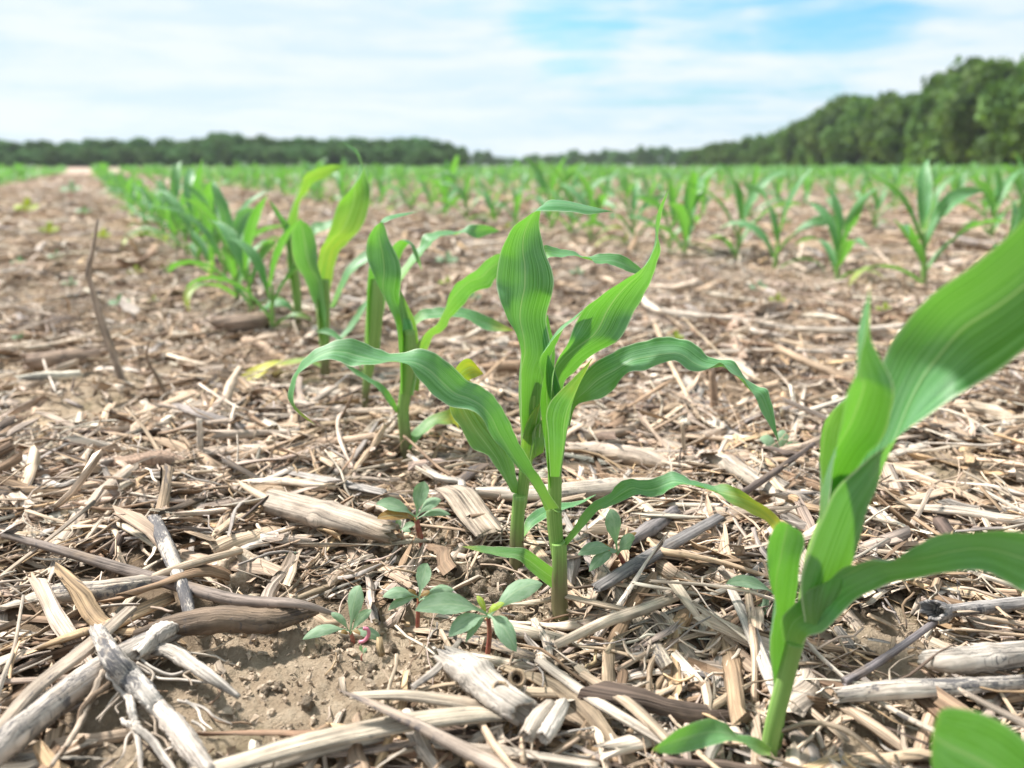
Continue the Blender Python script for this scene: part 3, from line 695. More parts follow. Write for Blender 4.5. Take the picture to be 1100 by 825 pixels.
def pieces(xy, Lr, wr, flat, S, K, bend, lift, pitch, jag=.0, taper=.15, cup=0.0, pal=None, mould=0.0, wig=0.0, curl=0.0, align=None):
    N = len(xy)
    L = np.exp(rng.uniform(math.log(Lr[0]), math.log(Lr[1]), N)); w = np.exp(rng.uniform(math.log(wr[0]), math.log(wr[1]), N))
    yy = xy[:, 1]; nf = np.clip((yy - .2) / .35, .0, 1)
    L = L * (.75 + .25 * nf); w = w * (.7 + .3 * nf) if wr[1] > .012 else w
    lift = lift * (.5 + .5 * nf)
    w = np.minimum(w, L * .7)
    fl = rng.uniform(flat[0], flat[1], N)
    yaw = rng.random(N) * 2 * np.pi if align is None else rng.normal(size=N) * align[1] + align[0]
    hx, hy = np.cos(yaw), np.sin(yaw)
    h0 = height(xy[:, 0] - hx * L * .4, xy[:, 1] - hy * L * .4); h1 = height(xy[:, 0] + hx * L * .4, xy[:, 1] + hy * L * .4)
    hc = height(xy[:, 0], xy[:, 1])
    pit = np.arctan((h1 - h0) / (.8 * L)) * .8 + rng.normal(size=N) * pitch
    zb = np.maximum(hc, (h0 + h1) / 2) + w * fl * .5 + lift * rng.random(N) ** 1.8 + np.abs(np.sin(pit)) * L * .18
    D = np.stack([hx * np.cos(pit), hy * np.cos(pit), np.sin(pit)], -1)
    Sd = np.stack([-hy, hx, np.zeros(N)], -1); U = np.cross(D, Sd)
    s = np.linspace(0, 1, S)
    b1 = rng.normal(size=N) * bend; b2 = rng.normal(size=N) * bend * .6
    par = (2 * s - 1) ** 2 - .33
    C = np.stack([xy[:, 0], xy[:, 1], zb], -1)[:, None] + D[:, None] * ((s - .5)[None, :, None] * L[:, None, None])
    C = C + Sd[:, None] * (b1 * L)[:, None, None] * par[None, :, None] + U[:, None] * (b2 * L)[:, None, None] * par[None, :, None]
    if wig:
        ph = rng.random((N, 2)) * 6.28; fr = rng.uniform(4, 11, (N, 2))
        C = C + Sd[:, None] * (wig * L[:, None] * np.sin(s[None] * fr[:, :1] + ph[:, :1]))[..., None] + U[:, None] * (wig * .6 * L[:, None] * np.sin(s[None] * fr[:, 1:] + ph[:, 1:]))[..., None]
    tw0 = rng.normal(size=N) * .35; tw1 = rng.normal(size=N) * curl
    tw = tw0[:, None] + tw1[:, None] * (s - .5)[None]
    Bv = Sd[:, None] * np.cos(tw)[..., None] + U[:, None] * np.sin(tw)[..., None]; Av = U[:, None] * np.cos(tw)[..., None] - Sd[:, None] * np.sin(tw)[..., None]
    th = (np.arange(K) + .5) / K * 2 * np.pi; cs, sn = np.cos(th), np.sin(th)
    tp = 1 - taper * rng.random(N)[:, None] * (s ** 2)[None] - taper * rng.random(N)[:, None] * ((1 - s) ** 2)[None]
    wv = (w / 2)[:, None] * tp * (1 + .10 * rng.normal(size=(N, S)))
    a = wv[..., None] * cs; b = wv[..., None] * sn * fl[:, None, None]
    cu = cup * rng.uniform(-.2, 1, N)
    b = b - (cu[:, None] * wv)[..., None] * (cs ** 2)[None, None]
    V = C[:, :, None] + Bv[:, :, None] * a[..., None] + Av[:, :, None] * b[..., None]
    if jag:
        jg = (jag * w)[:, None] * rng.random((N, K)); V[:, 0] -= D[:, None] * jg[..., None]
        jg = (jag * w)[:, None] * rng.random((N, K)); V[:, -1] += D[:, None] * jg[..., None]
    ci = rng.choice(len(PAL), N, p=PW if pal is None else pal)
    tint = np.clip(PAL[ci] * rng.uniform(.8, 1.2, (N, 1)) * rng.normal(1, .014, (N, 3)) * np.array([1.0, .99, .95]), .02, .8)
    mo = np.where(rng.random(N) < .25, rng.random(N), 0) * mould
    T = np.concatenate([tint, mo[:, None]], 1)
    rnd = rng.random((N, 2)) * 50
    fib = np.stack([a + rnd[:, :1, None], np.broadcast_to(s[None, :, None] * L[:, None, None], a.shape) + rnd[:, 1:, None], np.broadcast_to(rnd[:, :1, None], a.shape)], -1)
    q, sm = ringquads(S, K)
    size = L * w / (xy ** 2).sum(1)
    return dict(V=V.reshape(N, -1, 3), q=q, sm=sm, T=T, fib=fib.reshape(N, -1, 3), size=size, c=np.stack([xy[:, 0], xy[:, 1], zb], -1))
def inframe(c):
    t = c[:, 1] * cp - (c[:, 2] - CAMH) * sp
    x = 550 + F * c[:, 0] / t; y = 412.5 - F * (c[:, 1] * sp + (c[:, 2] - CAMH) * cp) / t
    return (x > 0) & (x < 1100) & (y > 0) & (y < 825)
stuff = dict(V=[], Q=[], S=[], T=[], F=[]); scount = 0
def to_stuff(d, idx):
    global scount
    N = len(idx)
    if N == 0: return
    V = d['V'][idx]; K = V.shape[1]
    q = (d['q'][None] + (np.arange(N) * K)[:, None, None]).reshape(-1, 4) + scount
    stuff['V'].append(V.reshape(-1, 3)); stuff['Q'].append(q); stuff['S'].append(np.tile(d['sm'], N))
    stuff['T'].append(np.repeat(d['T'][idx], K, 0)); stuff['F'].append(d['fib'][idx].reshape(-1, 3)); scount += N * K
def to_things(d, n, name, label, cat, group):
    ok = inframe(d['c']); order = np.argsort(-np.where(ok, d['size'], 0))
    for i in order[:n]:
        V = d['V'][i]; c = d['c'][i]
        o = mk(name, V - c, d['q'], M_RES, None, d['sm'], {'tint': ('FLOAT_COLOR', np.tile(d['T'][i], (len(V), 1))), 'fib': ('FLOAT_VECTOR', d['fib'][i])}, c)
        tag(o, label, cat, group)
    to_stuff(d, order[n:])
palStalk = np.array([.26, .15, .10, .16, .14, .06, .03, .08, .01, .01])
d = pieces(sample(750, .23, 1.7, .8), (.02, .13), (.004, .0125), (.3, .9), 8, 12, .05, .008, .07, .9, .15, .0, palStalk, 1.0)
to_things(d, 260, 'stalk_piece', 'broken dry corn stalk piece lying loose in the litter', 'stalk piece', 'broken stalk pieces on the soil')
d = pieces(sample(9900, .23, 1.7), (.012, .085), (.002, .0095), (.06, .28), 8, 6, .12, .010, .14, 2.0, .5, .5, None, .8, .012, 1.6)
to_things(d, 295, 'husk_strip', 'flat torn strip of dry corn leaf lying loose in the litter', 'husk strip', 'torn dry leaf strips on the soil')
d = pieces(sample(420, .25, 1.7, .6), (.025, .07), (.009, .02), (.02, .06), 10, 8, .16, .014, .2, .8, .5, .9, None, .5, .03, 2.2)
to_stuff(d, np.arange(len(d['V'])))
d = pieces(sample(2100, .22, 1.7, .8), (.04, .13), (.0012, .0034), (.4, .9), 9, 6, .10, .016, .14, 1.0, .4, .1, None, .6, .01)
to_stuff(d, np.arange(len(d['V'])))
d = pieces(sample(15700, .23, 1.5), (.008, .045), (.0005, .0015), (.5, 1), 7, 4, .13, .015, .22, 0, .5, 0, None, .2, .05, 0)
to_stuff(d, np.arange(len(d['V'])))
d = pieces(sample(20500, .23, 1.5, .8, .6), (.003, .014), (.0012, .0055), (.12, .5), 3, 6, .12, .010, .35, .6, .4, .3, None, .5)
to_stuff(d, np.arange(len(d['V'])))
d = pieces(sample(3100, .2, .62, .8), (.02, .085), (.0025, .0095), (.07, .4), 8, 6, .10, .012, .14, 2.0, .5, .45, None, .8, .01, 1.2)
to_stuff(d, np.arange(len(d['V'])))
d = pieces(sample(5400, .2, .6, .7, .75), (.012, .06), (.0006, .0017), (.5, 1), 7, 4, .12, .014, .2, 0, .5, 0, None, .2, .04, 0)
to_stuff(d, np.arange(len(d['V'])))
d = pieces(sample(27000, 1.5, 7.5, 1.3), (.03, .17), (.005, .019), (.12, .6), 5, 6, .10, .022, .12, .5, .4, .2, None, .3)
to_stuff(d, np.arange(len(d['V'])))
d = pieces(sample(9000, 1.2, 3.2, .8), (.03, .12), (.001, .003), (.4, 1), 5, 4, .14, .012, .2, .2, .4, 0, None, .1, .04)
to_stuff(d, np.arange(len(d['V'])))
d = pieces(sample(17000, 7.0, 22, .8), (.08, .25), (.010, .03), (.2, .6), 3, 4, .08, .02, .1, .2, .3, .2, None, .1)
to_stuff(d, np.arange(len(d['V'])))
o = mk('crop_litter', np.vstack(stuff['V']), np.vstack(stuff['Q']), M_RES, None, np.concatenate(stuff['S']), {'tint': ('FLOAT_COLOR', np.vstack(stuff['T'])), 'fib': ('FLOAT_VECTOR', np.vstack(stuff['F']))})
tag(o, 'fine tangle of straw, chaff and fibres covering the field soil', 'crop litter'); o['kind'] = 'stuff'
print('litter verts', scount)

# ------------------------------------------------------------------ traced pieces of residue
BONE, PALE, TAN, GREY, BROWN, DARK, KRAFT = (.60, .53, .46), (.58, .49, .40), (.50, .385, .28), (.42, .375, .34), (.27, .19, .13), (.15, .115, .095), (.50, .40, .31)
_sd = [1000]
def gpath(pts, w, lift, n=6):
    """pixel polyline lying on the ground, w pixels wide; lift in widths per point"""
    lf = lift if hasattr(lift, '__len__') else [lift] * len(pts)
    ww = w if hasattr(w, '__len__') else [w] * len(pts)
    rows = []
    for (x, y), l, q in zip(pts, lf, ww):
        g0 = G(x, y); sc = mpp(x, y, g0[1]); r = q / 2 * sc
        g1 = G(x, y, max(l * 2 * r, .0003) + .0085)
        rows.append([*g1, r])
    return cr(rows, n)
def piece(name, label, pts, w, tint, mould=0.0, flat=.85, lift=.35, K=12, jag=1.0, lumps=.03, ridges=.0, cat=None, parent=None, twist=0.0, wob=.0):
    _sd[0] += 1
    p = gpath(pts, w, lift, 9)
    path = p[:, :3]
    if wob:
        g = np.random.default_rng(_sd[0]); path = path + np.cumsum(g.normal(size=path.shape), 0) * wob * p[:, 3:4] * .3
    rad_p = p[:, 3].copy(); stalky = K >= 12 and flat > .55
    if stalky:
        K = 22; uu = np.linspace(0, 1, len(rad_p)); gn = np.random.default_rng(_sd[0] + 7)
        rad_p *= 1 + .16 * np.exp(-((uu - gn.uniform(.2, .8)) / .035) ** 2)
    elif K >= 10: K = 16
    geo = tube(path, rad_p, flat, K, jag=jag * 1.3 * p[0, 3], lumps=lumps * .5, ridges=ridges, seed=_sd[0], twist=twist, rind=.055 if stalky else .04, hollow=stalky)
    if parent is not None:
        return res_obj(name, (geo[0] - np.array(parent.location), *geo[1:]), tint, mould, parent)
    o = res_obj(name, geo, tint, mould, None, p[len(p) // 2, :3])
    if label: tag(o, label, cat or name.replace('_', ' '))
    return o
def upright(name, label, pts, w, tint, mould=0, flat=.9, lean=0.0, cat=None):
    _sd[0] += 1
    b = G(*pts[0]); ww = w if hasattr(w, '__len__') else [w] * len(pts)
    rows = [[*P(x, y, b[1] + lean * i), q / 2 * mpp(x, y, b[1])] for i, ((x, y), q) in enumerate(zip(pts, ww))]
    rows[0][2] -= .004
    p = cr(rows, 6)
    geo = tube(p[:, :3], p[:, 3], flat, 10, up=(0, -1, .1), jag=p[-1, 3], lumps=.06, seed=_sd[0])
    o = res_obj(name, geo, tint, mould, None, b); return tag(o, label, cat or name.replace('_', ' '))

S = 'corn_stalk'
piece(S, 'thick bleached corn stalk with bluish black mould patches running out of the bottom left corner', [(-30, 822), (0, 800), (60, 752), (120, 712), (178, 684)], [32, 31, 29, 27, 24], (.55, .48, .415), .8, .95, .3, 14, .6, .02, .05)
rt = thing('stubble_root', 'uprooted pale stubble stump with dangling white roots at the bottom left', 'corn stubble', G(165, 760))
piece('stump', None, [(106, 684), (122, 706), (140, 728), (160, 750), (172, 764)], [15, 20, 22, 20, 16], (.56, .50, .44), .7, .95, (1.6, 1.4, 1.0, .7, .5), 14, 1.2, .12, .08, parent=rt)
piece('stump', None, [(166, 756), (190, 784), (206, 806), (224, 826)], [15, 22, 23, 18], (.58, .50, .43), .3, .9, .5, 14, 1.2, .14, .0, parent=rt)
for pts, w, c_ in (([(124, 714), (118, 728), (134, 744), (144, 764), (147, 782), (140, 776), (133, 772)], [8, 7, 8, 9, 7, 6, 4], BONE), ([(147, 778), (150, 800), (152, 835)], [8, 6, 4], BONE), ([(146, 786), (166, 800), (188, 830)], [8, 9, 7], BONE),
                 ([(112, 722), (98, 752), (80, 788), (54, 822)], [8, 8, 7, 5], KRAFT), ([(118, 732), (94, 760), (88, 780), (70, 806)], [6, 6, 5, 4], BROWN), ([(150, 760), (165, 772), (170, 795)], [6, 5, 3], KRAFT), ([(196, 790), (204, 812), (208, 830)], [6, 6, 5], KRAFT)):
    piece('root', None, pts, w, c_, .0, 1, (1.4, 1.2, .9, .8, .5, .5, .5)[:len(pts)], 8, .3, .05, parent=rt, wob=.5)
gr = np.random.default_rng(77)
for _ in range(16):
    x0, y0 = 120 + gr.random() * 90, 700 + gr.random() * 95; dx, dy = gr.normal() * 22, 14 + gr.random() * 34
    piece('root', None, [(x0, y0), (x0 + dx * .4 + gr.normal() * 6, y0 + dy * .3), (x0 + dx * .7 + gr.normal() * 7, y0 + dy * .7), (x0 + dx, y0 + dy)], [3, 3, 2.5, 1.5], (BONE, KRAFT, PALE)[int(gr.integers(3))], 0, 1, (2.5, 1.6, .8, .2), 6, .2, .05, parent=rt)
rt2 = thing('broken_root', 'white knuckle shaped root with thin rootlets beside the bleached stump', 'root', G(190, 690))
piece('root', None, [(146, 704), (160, 690), (174, 680), (188, 676)], [12, 18, 22, 14], BONE, .1, .9, .8, 12, .3, .08, parent=rt2)
piece('root', None, [(160, 698), (182, 700), (206, 714), (228, 730), (256, 748)], [10, 15, 14, 12, 5], BONE, .1, .9, .6, 12, .3, .06, parent=rt2)
piece('rootlet', None, [(150, 708), (164, 718), (184, 722), (206, 718)], [4, 4, 4, 3], BONE, 0, 1, .9, 8, .2, parent=rt2)
piece('rootlet', None, [(148, 714), (168, 728), (196, 731), (228, 734)], [4, 3, 3, 2], BONE, 0, 1, .8, 8, .2, parent=rt2)
piece('twig', 'long dark grey twig lying diagonally on the left, tapering to a point near a seedling', [(6, 578), (60, 592), (150, 617), (250, 646), (320, 658), (366, 662)], [7, 10, 13, 14, 10, 4], (.25, .20, .17), .3, .9, (1.2, 1, .9, .8, .7, .4), 10, .4, .05)
piece(S, 'dark brown rotten stalk lying under the long twig', [(150, 682), (190, 672), (240, 666), (290, 661), (334, 655)], [14, 24, 26, 22, 15], (.20, .145, .105), .3, .9, .4, 14, .8, .06, .05)
piece('dry_blade', 'long flat grooved straw blade along the bottom edge', [(225, 828), (330, 797), (430, 777), (505, 768), (534, 768)], [26, 28, 27, 26, 18], (.52, .44, .34), .05, .28, .5, 16, 1.2, .02, .22)
piece('dry_blade', 'short flat straw blade lying above the long one at the bottom', [(384, 747), (440, 751), (514, 757)], [12, 17, 18], (.48, .40, .31), 0, .3, .5, 12, 1.0, .03, .2)
ck = thing('stalk_node', 'whitish broken stalk node with two round pith holes at the bottom centre', 'stalk node', G(524, 738))
piece('node_body', None, [(484, 708), (506, 722), (530, 742), (556, 762)], [30, 36, 38, 34], (.52, .455, .39), .5, .72, .4, 14, .8, .08, parent=ck)
def pith(px, py, r, parent):
    b = G(px, py, .016); sc = mpp(px, py, b[1]); r = r * sc
    tocam = unit(np.array([.15, -.75, .65]))
    prof = [(.0, .5), (.1, 1.0), (.25, 1.15), (.35, 1.0), (.33, .72), (-.6, .62), (-1.2, .3)]
    rows = np.array([b + tocam * a * r * 2 for a, q in prof]); 
    K = 12; up = unit(np.cross(tocam, [1, 0, 0])); sd = np.cross(tocam, up); th = np.arange(K) / K * 2 * np.pi
    V = np.array([[b + tocam * a * r * 2 + (sd * math.cos(t) + up * math.sin(t)) * q * r for t in th] for a, q in prof])
    q, sm = ringquads(len(prof), K, False)
    fib = V.copy()
    return res_obj('pith_hole', (V.reshape(-1, 3) - np.array(parent.location), q, sm, fib.reshape(-1, 3)), (.42, .30, .19), .5, parent)
pith(537, 741, 9, ck); pith(555, 729, 9, ck)
piece('stalk_stub', 'left of two short pale stalk stubs beside the pith holes', [(566, 790), (578, 772), (590, 758)], [17, 18, 14], PALE, .1, .85, .5, 12, .4)
piece('stalk_stub', 'right of two short pale stalk stubs beside the pith holes', [(584, 792), (594, 776), (604, 758)], [18, 19, 14], BONE, .1, .85, .5, 12, .4)
piece('dry_blade', 'long pale strip slanting down right below the front corn plant', [(582, 712), (640, 752), (716, 798)], [12, 15, 12], PALE, .05, .35, .8, 10, 1, .03, .15)
piece('dry_blade', 'tan strip crossing beside the long pale strip below the front corn plant', [(628, 726), (676, 756), (722, 800)], [11, 14, 10], TAN, 0, .35, 1.0, 10, 1, .03, .15)
piece(S, 'white stick covered in black mould pointing up between the tangled twigs on the left', [(166, 558), (182, 596), (198, 636), (206, 672)], [14, 15, 13, 10], BONE, 1.0, .9, (.5, 1, 1, .5), 10, .6, .05)
piece('twig', 'light tan stick lying across the mouldy white stick', [(150, 626), (200, 608), (258, 594)], [8, 10, 8], TAN, .1, .9, 1.5, 8, .5)
piece(S, 'cracked pale stalk piece lying level at left behind the stump', [(50, 642), (110, 634), (166, 624)], [20, 22, 16], PALE, .6, .9, .5, 12, .8, .04)
piece(S, 'wide smooth grey tan stalk half buried behind the seedlings', [(296, 538), (330, 548), (372, 560), (416, 574)], [34, 37, 36, 30], (.46, .375, .30), .05, .6, .35, 14, .5, .02, .05)
piece('husk_sheet', 'wide kraft coloured husk sheet with a torn lower end, left of the double plants', [(482, 522), (494, 538), (509, 554), (524, 571)], [30, 35, 36, 34], (.47, .375, .29), 0, .10, .4, 14, .35, .02, .08)
piece('dry_blade', 'grey flat blade lying behind the wide grey tan stalk', [(318, 508), (360, 517), (410, 528)], [10, 15, 13], GREY, .1, .3, .5, 10, 1)
piece(S, 'long pale stalk crossing behind the double plants to the right', [(500, 530), (580, 530), (650, 527), (722, 519)], [16, 22, 22, 14], PALE, .05, .7, .4, 12, .8, .02, .06)
piece(S, 'split pale stalk with dark edge in the litter right of centre', [(612, 484), (650, 486), (690, 494), (716, 500)], [14, 20, 22, 14], (.55, .44, .35), .4, .8, .4, 12, 1, .04, .05)
piece(S, 'white spotted stalk with a rounded left end at the right edge', [(997, 711), (1020, 709), (1060, 706), (1130, 700)], [20, 27, 27, 26], BONE, .85, .95, .4, 14, .4, .06)
piece(S, 'split white stalk with black patches lying below the spotted one at the right', [(908, 746), (960, 741), (1020, 738), (1088, 739)], [18, 23, 20, 15], BONE, .75, .85, .4, 12, 1.4, .03, .08)
piece('twig', 'thin purplish grey twig slanting up on bare soil at the right', [(907, 732), (930, 720), (965, 697), (1004, 668)], [9, 9, 8, 7], (.27, .235, .235), .2, 1, .5, 8, .4, .06)
piece(S, 'dark grey stalk with frayed crown end at the right edge above the spotted stalk', [(1006, 656), (1020, 655), (1060, 653), (1125, 645)], [22, 14, 15, 13], (.36, .33, .31), .7, .9, .6, 12, 1.2, .06)
piece('dry_blade', 'broad pale strip lying level near the right edge', [(975, 544), (1030, 549), (1080, 557), (1130, 564)], [14, 19, 18, 14], PALE, .1, .4, .4, 10, 1, .03, .1)
piece('dry_blade', 'pale strip pointing down towards the base of the large right plant', [(783, 638), (800, 668), (818, 706), (838, 756)], [9, 13, 14, 12], BONE, .05, .35, .8, 10, .8, .02, .15)
piece('straw', 'thin curved straw arching over soil beside the right plant stem', [(838, 785), (870, 777), (905, 784), (935, 804), (962, 830)], [5, 6, 6, 5, 4], TAN, 0, .8, (.5, 2, 3, 2, .5), 8, .3)
piece('straw', 'long bleached curving straw behind the big right leaf', [(688, 318), (704, 332), (745, 338), (800, 345), (860, 354), (930, 355), (970, 350)], [8, 10, 9, 8, 9, 11, 8], (.66, .56, .46), 0, .7, .8, 8, .4)
piece('straw', 'straight pale straw lying level behind the right plant', [(720, 381), (800, 379), (880, 379), (930, 377)], [6, 8, 7, 6], PALE, 0, .7, .6, 8, .4)
upright('standing_twig', 'tall bent brown twig standing up out of focus on the left straw strip', [(138, 424), (122, 382), (106, 336), (98, 306), (95, 292), (101, 262), (105, 236)], [9, 8, 8, 6, 7, 4, 2], (.40, .315, .25), .2)
upright('standing_twig', 'small curved dark twig standing beside the tall bent one', [(182, 432), (170, 408), (158, 386), (160, 366)], [4, 4, 3, 2], (.30, .215, .15))
piece(S, 'blurred brown stalk lying level at the left edge', [(36, 388), (70, 386), (98, 384)], [18, 20, 14], (.30, .215, .16), .1, .9, .4)
piece(S, 'dark brown stalk lying level behind the base of the receding row', [(236, 352), (266, 346), (286, 342)], [16, 20, 16], (.30, .215, .16), .1, .9, .4)
piece('twig', 'dark forked twig rising towards the right plant', [(770, 546), (800, 528), (835, 503), (874, 477)], [4, 7, 6, 4], (.15, .115, .10), .2, 1, (.5, 2, 3.5, 5), 8, .3, .08)
piece('twig', 'thin crooked brown twig in front of the pale log at right of centre', [(765, 474), (772, 486), (790, 492), (806, 506), (830, 528)], [4, 6, 5, 6, 4], (.30, .205, .145), .1, 1, 1.5, 8, .3, .1, wob=.5)
piece(S, 'pale crumbly log shaped stalk right of centre under the drooping leaf tip', [(756, 490), (784, 500), (820, 522), (866, 548)], [13, 19, 18, 14], (.52, .44, .36), .3, .9, .5, 12, .8, .09)
piece('dry_blade', 'yellowish straw leaning behind the pale crumbly log', [(790, 470), (812, 486), (832, 502)], [7, 8, 6], (.62, .45, .26), 0, .6, .8, 8, .4)
_sd[0] += 1
pc = gpath([(106, 497), (140, 493), (170, 494), (198, 498)], [10, 15, 15, 11], .4, 14)
bumps = 1 + .16 * (np.arange(len(pc)) % 2)
o = res_obj('corn_cob', tube(pc[:, :3], pc[:, 3] * bumps, 1, 14, lumps=.07, ridges=.14, seed=3, jag=.001), (.40, .275, .20), .0, None, pc[20, :3])
tag(o, 'bare brown corn cob with rows of empty sockets on the left', 'corn cob')
piece('dry_blade', 'long grey brown split stalk blade leaning down to the left edge', [(-10, 784), (40, 738), (90, 694), (138, 655)], [14, 18, 18, 12], (.40, .325, .255), .2, .4, 1.4, 12, 1, .03, .15)
piece('dry_blade', 'pale strip along the long bottom blade, left of the two short stubs', [(470, 800), (540, 806), (640, 822)], [10, 13, 10], PALE, .1, .4, .4, 10, 1)
upright('standing_stub', 'pale narrow strip standing upright near the brown corn cob', [(214, 503), (215, 478), (214, 452)], [7, 7, 6], PALE, 0, .4)
piece('straw', 'thin tan straw slanting down behind the right arching leaf', [(703, 345), (718, 385), (736, 420), (752, 450)], [5, 5, 5, 4], (.56, .42, .29), 0, .8, (2, 1.5, 1, .5), 8, .3)
upright('standing_stub', 'brown stub standing upright under the right arching leaf', [(768, 454), (767, 425), (765, 400)], [8, 9, 7], (.38, .26, .18), 0, .8)
upright('standing_stub', 'thin pale stub standing upright near the middle right litter', [(738, 510), (735, 482), (733, 456)], [4, 4, 4], TAN, 0, .8)
piece('straw', 'thin pale straw rising along the left edge above the mouldy stalk', [(-4, 752), (6, 720), (15, 690), (25, 640)], [5, 5, 4, 3], PALE, 0, .8, (1, 3, 4, 5), 8, .2)
piece('dry_blade', 'bent whitish strip with a dark middle at the left edge', [(-10, 488), (28, 492), (58, 518), (92, 510)], [8, 10, 10, 7], BONE, .5, .4, .6, 8, .6)
piece('straw', 'curved tan straw with a frayed left end beside the red stemmed seedling', [(692, 574), (708, 590), (740, 598), (782, 606), (826, 615)], [5, 8, 7, 6, 5], (.46, .33, .22), 0, .9, 1.2, 8, .8)
piece('dry_blade', 'dark grey split blade pointing up right behind the red stemmed seedling', [(646, 628), (704, 594), (770, 558)], [14, 17, 12], (.235, .215, .205), .3, .5, .6, 12, 1, .03, .15)
piece(S, 'grey rotten stalk end beside the dark split blade', [(676, 580), (700, 564), (724, 548)], [12, 16, 13], (.25, .22, .21), .2, .9, .7, 12, .8, .1)
piece(S, 'tan stalk lying on the litter right of the front plant base', [(600, 692), (650, 668), (690, 655), (732, 638)], [10, 13, 13, 10], (.60, .49, .375), 0, .8, 1.1, 10, 1, .02, .06)
piece('dry_blade', 'cream coloured flat chip standing out beside the tan stalk', [(724, 630), (738, 646), (754, 668)], [14, 12, 6], (.68, .57, .44), 0, .25, 1.5, 10, .5)
piece('dry_blade', 'narrow brown strip at the foot of the front corn plant', [(606, 640), (650, 650), (696, 660)], [8, 9, 6], (.44, .34, .25), 0, .5, 1.0, 8, .5)
piece('dry_blade', 'grey strip lying on the bare soil between the seedlings', [(444, 734), (470, 718), (494, 688)], [8, 10, 6], (.37, .32, .275), .2, .5, .5, 8, .6)
piece('straw', 'kinked whitish straw right of the husk sheet with a dark joint', [(440, 490), (470, 512), (496, 520), (488, 540)], [6, 8, 9, 7], BONE, .4, .8, .7, 8, .4)

# soil clods
def clod_mesh(seed):
    g = np.random.default_rng(seed)
    nt, npz = 14, 9
    th = np.arange(nt) / nt * 2 * np.pi; ph = np.linspace(.06, math.pi - .06, npz)
    d = np.array([[(math.sin(p) * math.cos(t), math.sin(p) * math.sin(t), math.cos(p)) for t in th] for p in ph])
    off = g.random(3) * 20
    n = pn(d[..., 0] * 1.4 + off[0] + d[..., 2], d[..., 1] * 1.4 + off[1] - d[..., 2]) * 1.0 + pn(d[..., 0] * 3.5 + off[2], d[..., 1] * 3.5 + d[..., 2] * 3) * .7
    V = d * (1 + n)[..., None] * np.array([1, g.uniform(.7, 1), .7])
    q, sm = ringquads(npz, nt)
    return V.reshape(-1, 3), q
clods = []
cl = [(505, 622, 16), (525, 612, 14), (540, 628, 15), (515, 640, 13), (548, 610, 10), (534, 645, 11), (498, 640, 10), (570, 655, 13), (582, 690, 12), (560, 690, 9), (600, 718, 12), (575, 715, 9), (556, 668, 9), (620, 702, 8), (262, 600, 8), (240, 612, 10), (275, 622, 9), (420, 700, 8), (400, 720, 6), (350, 700, 7), (330, 760, 9), (300, 740, 7), (880, 735, 8), (870, 650, 7), (930, 660, 7), (985, 760, 9), (900, 790, 11), (945, 785, 8), (1005, 785, 10), (870, 805, 9), (460, 560, 8), (405, 590, 7), (470, 585, 6), (690, 632, 6), (710, 650, 7)]
for _ in range(36):
    bx, by, rx, ry = bare[int(rng.integers(len(bare)))]
    x, y = bx + rng.normal() * rx * .6, by + rng.normal() * ry * .6
    cl.append((None, (x, y), rng.uniform(.0010, .0026)))
cm = []
for i, (px, py, r) in enumerate(cl):
    if px is None: loc = np.array([py[0], py[1], float(height(*py)) + r * .3]); rr = r
    else:
        loc = G(px, py); rr = r * mpp(px, py, loc[1]); loc[2] += rr * .25
    if i < 6:
        V, q = clod_mesh(60 + i); o = mk('soil_clod', V, q, M_CLOD); cm.append(o)
    else:
        o = cm[i % 6].copy(); COL.objects.link(o)
    o.location = loc; o.scale = (rr, rr, rr); o.rotation_euler = tuple(rng.random(3) * 6)
    tag(o, 'crumbly lump of dry brown soil lying on the ground', 'soil clod', 'soil clods')
# uncountable crumbs of soil
base = [clod_mesh(90 + i) for i in range(4)]
VV, QQ, nn = [], [], 0
sub = [(V.reshape(9, 14, 3)[::2, ::2].reshape(-1, 3)) for V, q in base]; qs = ringquads(5, 7)[0] if False else None
i_ = np.arange(4)[:, None] * 7; k_ = np.arange(7)[None]; k2_ = (k_ + 1) % 7
qs = np.stack([i_ + k_, i_ + k2_, i_ + 7 + k2_, i_ + 7 + k_], -1).reshape(-1, 4)
for bx, by, rx, ry in bare + [(0.0, .55, .5, .3)]:
    ar = 350
    for _ in range(ar if rx < .4 else 1500):
        x, y = bx + rng.normal() * rx * .75, by + rng.normal() * ry * .75
        if y < .2: continue
        r = .0003 + .0024 * rng.random() ** 6
        VV.append(sub[int(rng.integers(4))] * (1 + .28 * rng.normal(size=(35, 1))) * r * np.array([1, .8, .65]) @ np.linalg.qr(rng.normal(size=(3, 3)))[0] + np.array([x, y, float(height(x, y)) + r * .3])); QQ.append(qs + nn); nn += 35
o = mk('soil_crumbs', np.vstack(VV), np.vstack(QQ), M_CRUMB, None, np.zeros(sum(len(q) for q in QQ), bool))
tag(o, 'fine loose crumbs of dry soil scattered over the bare patches', 'soil crumbs'); o['kind'] = 'stuff'
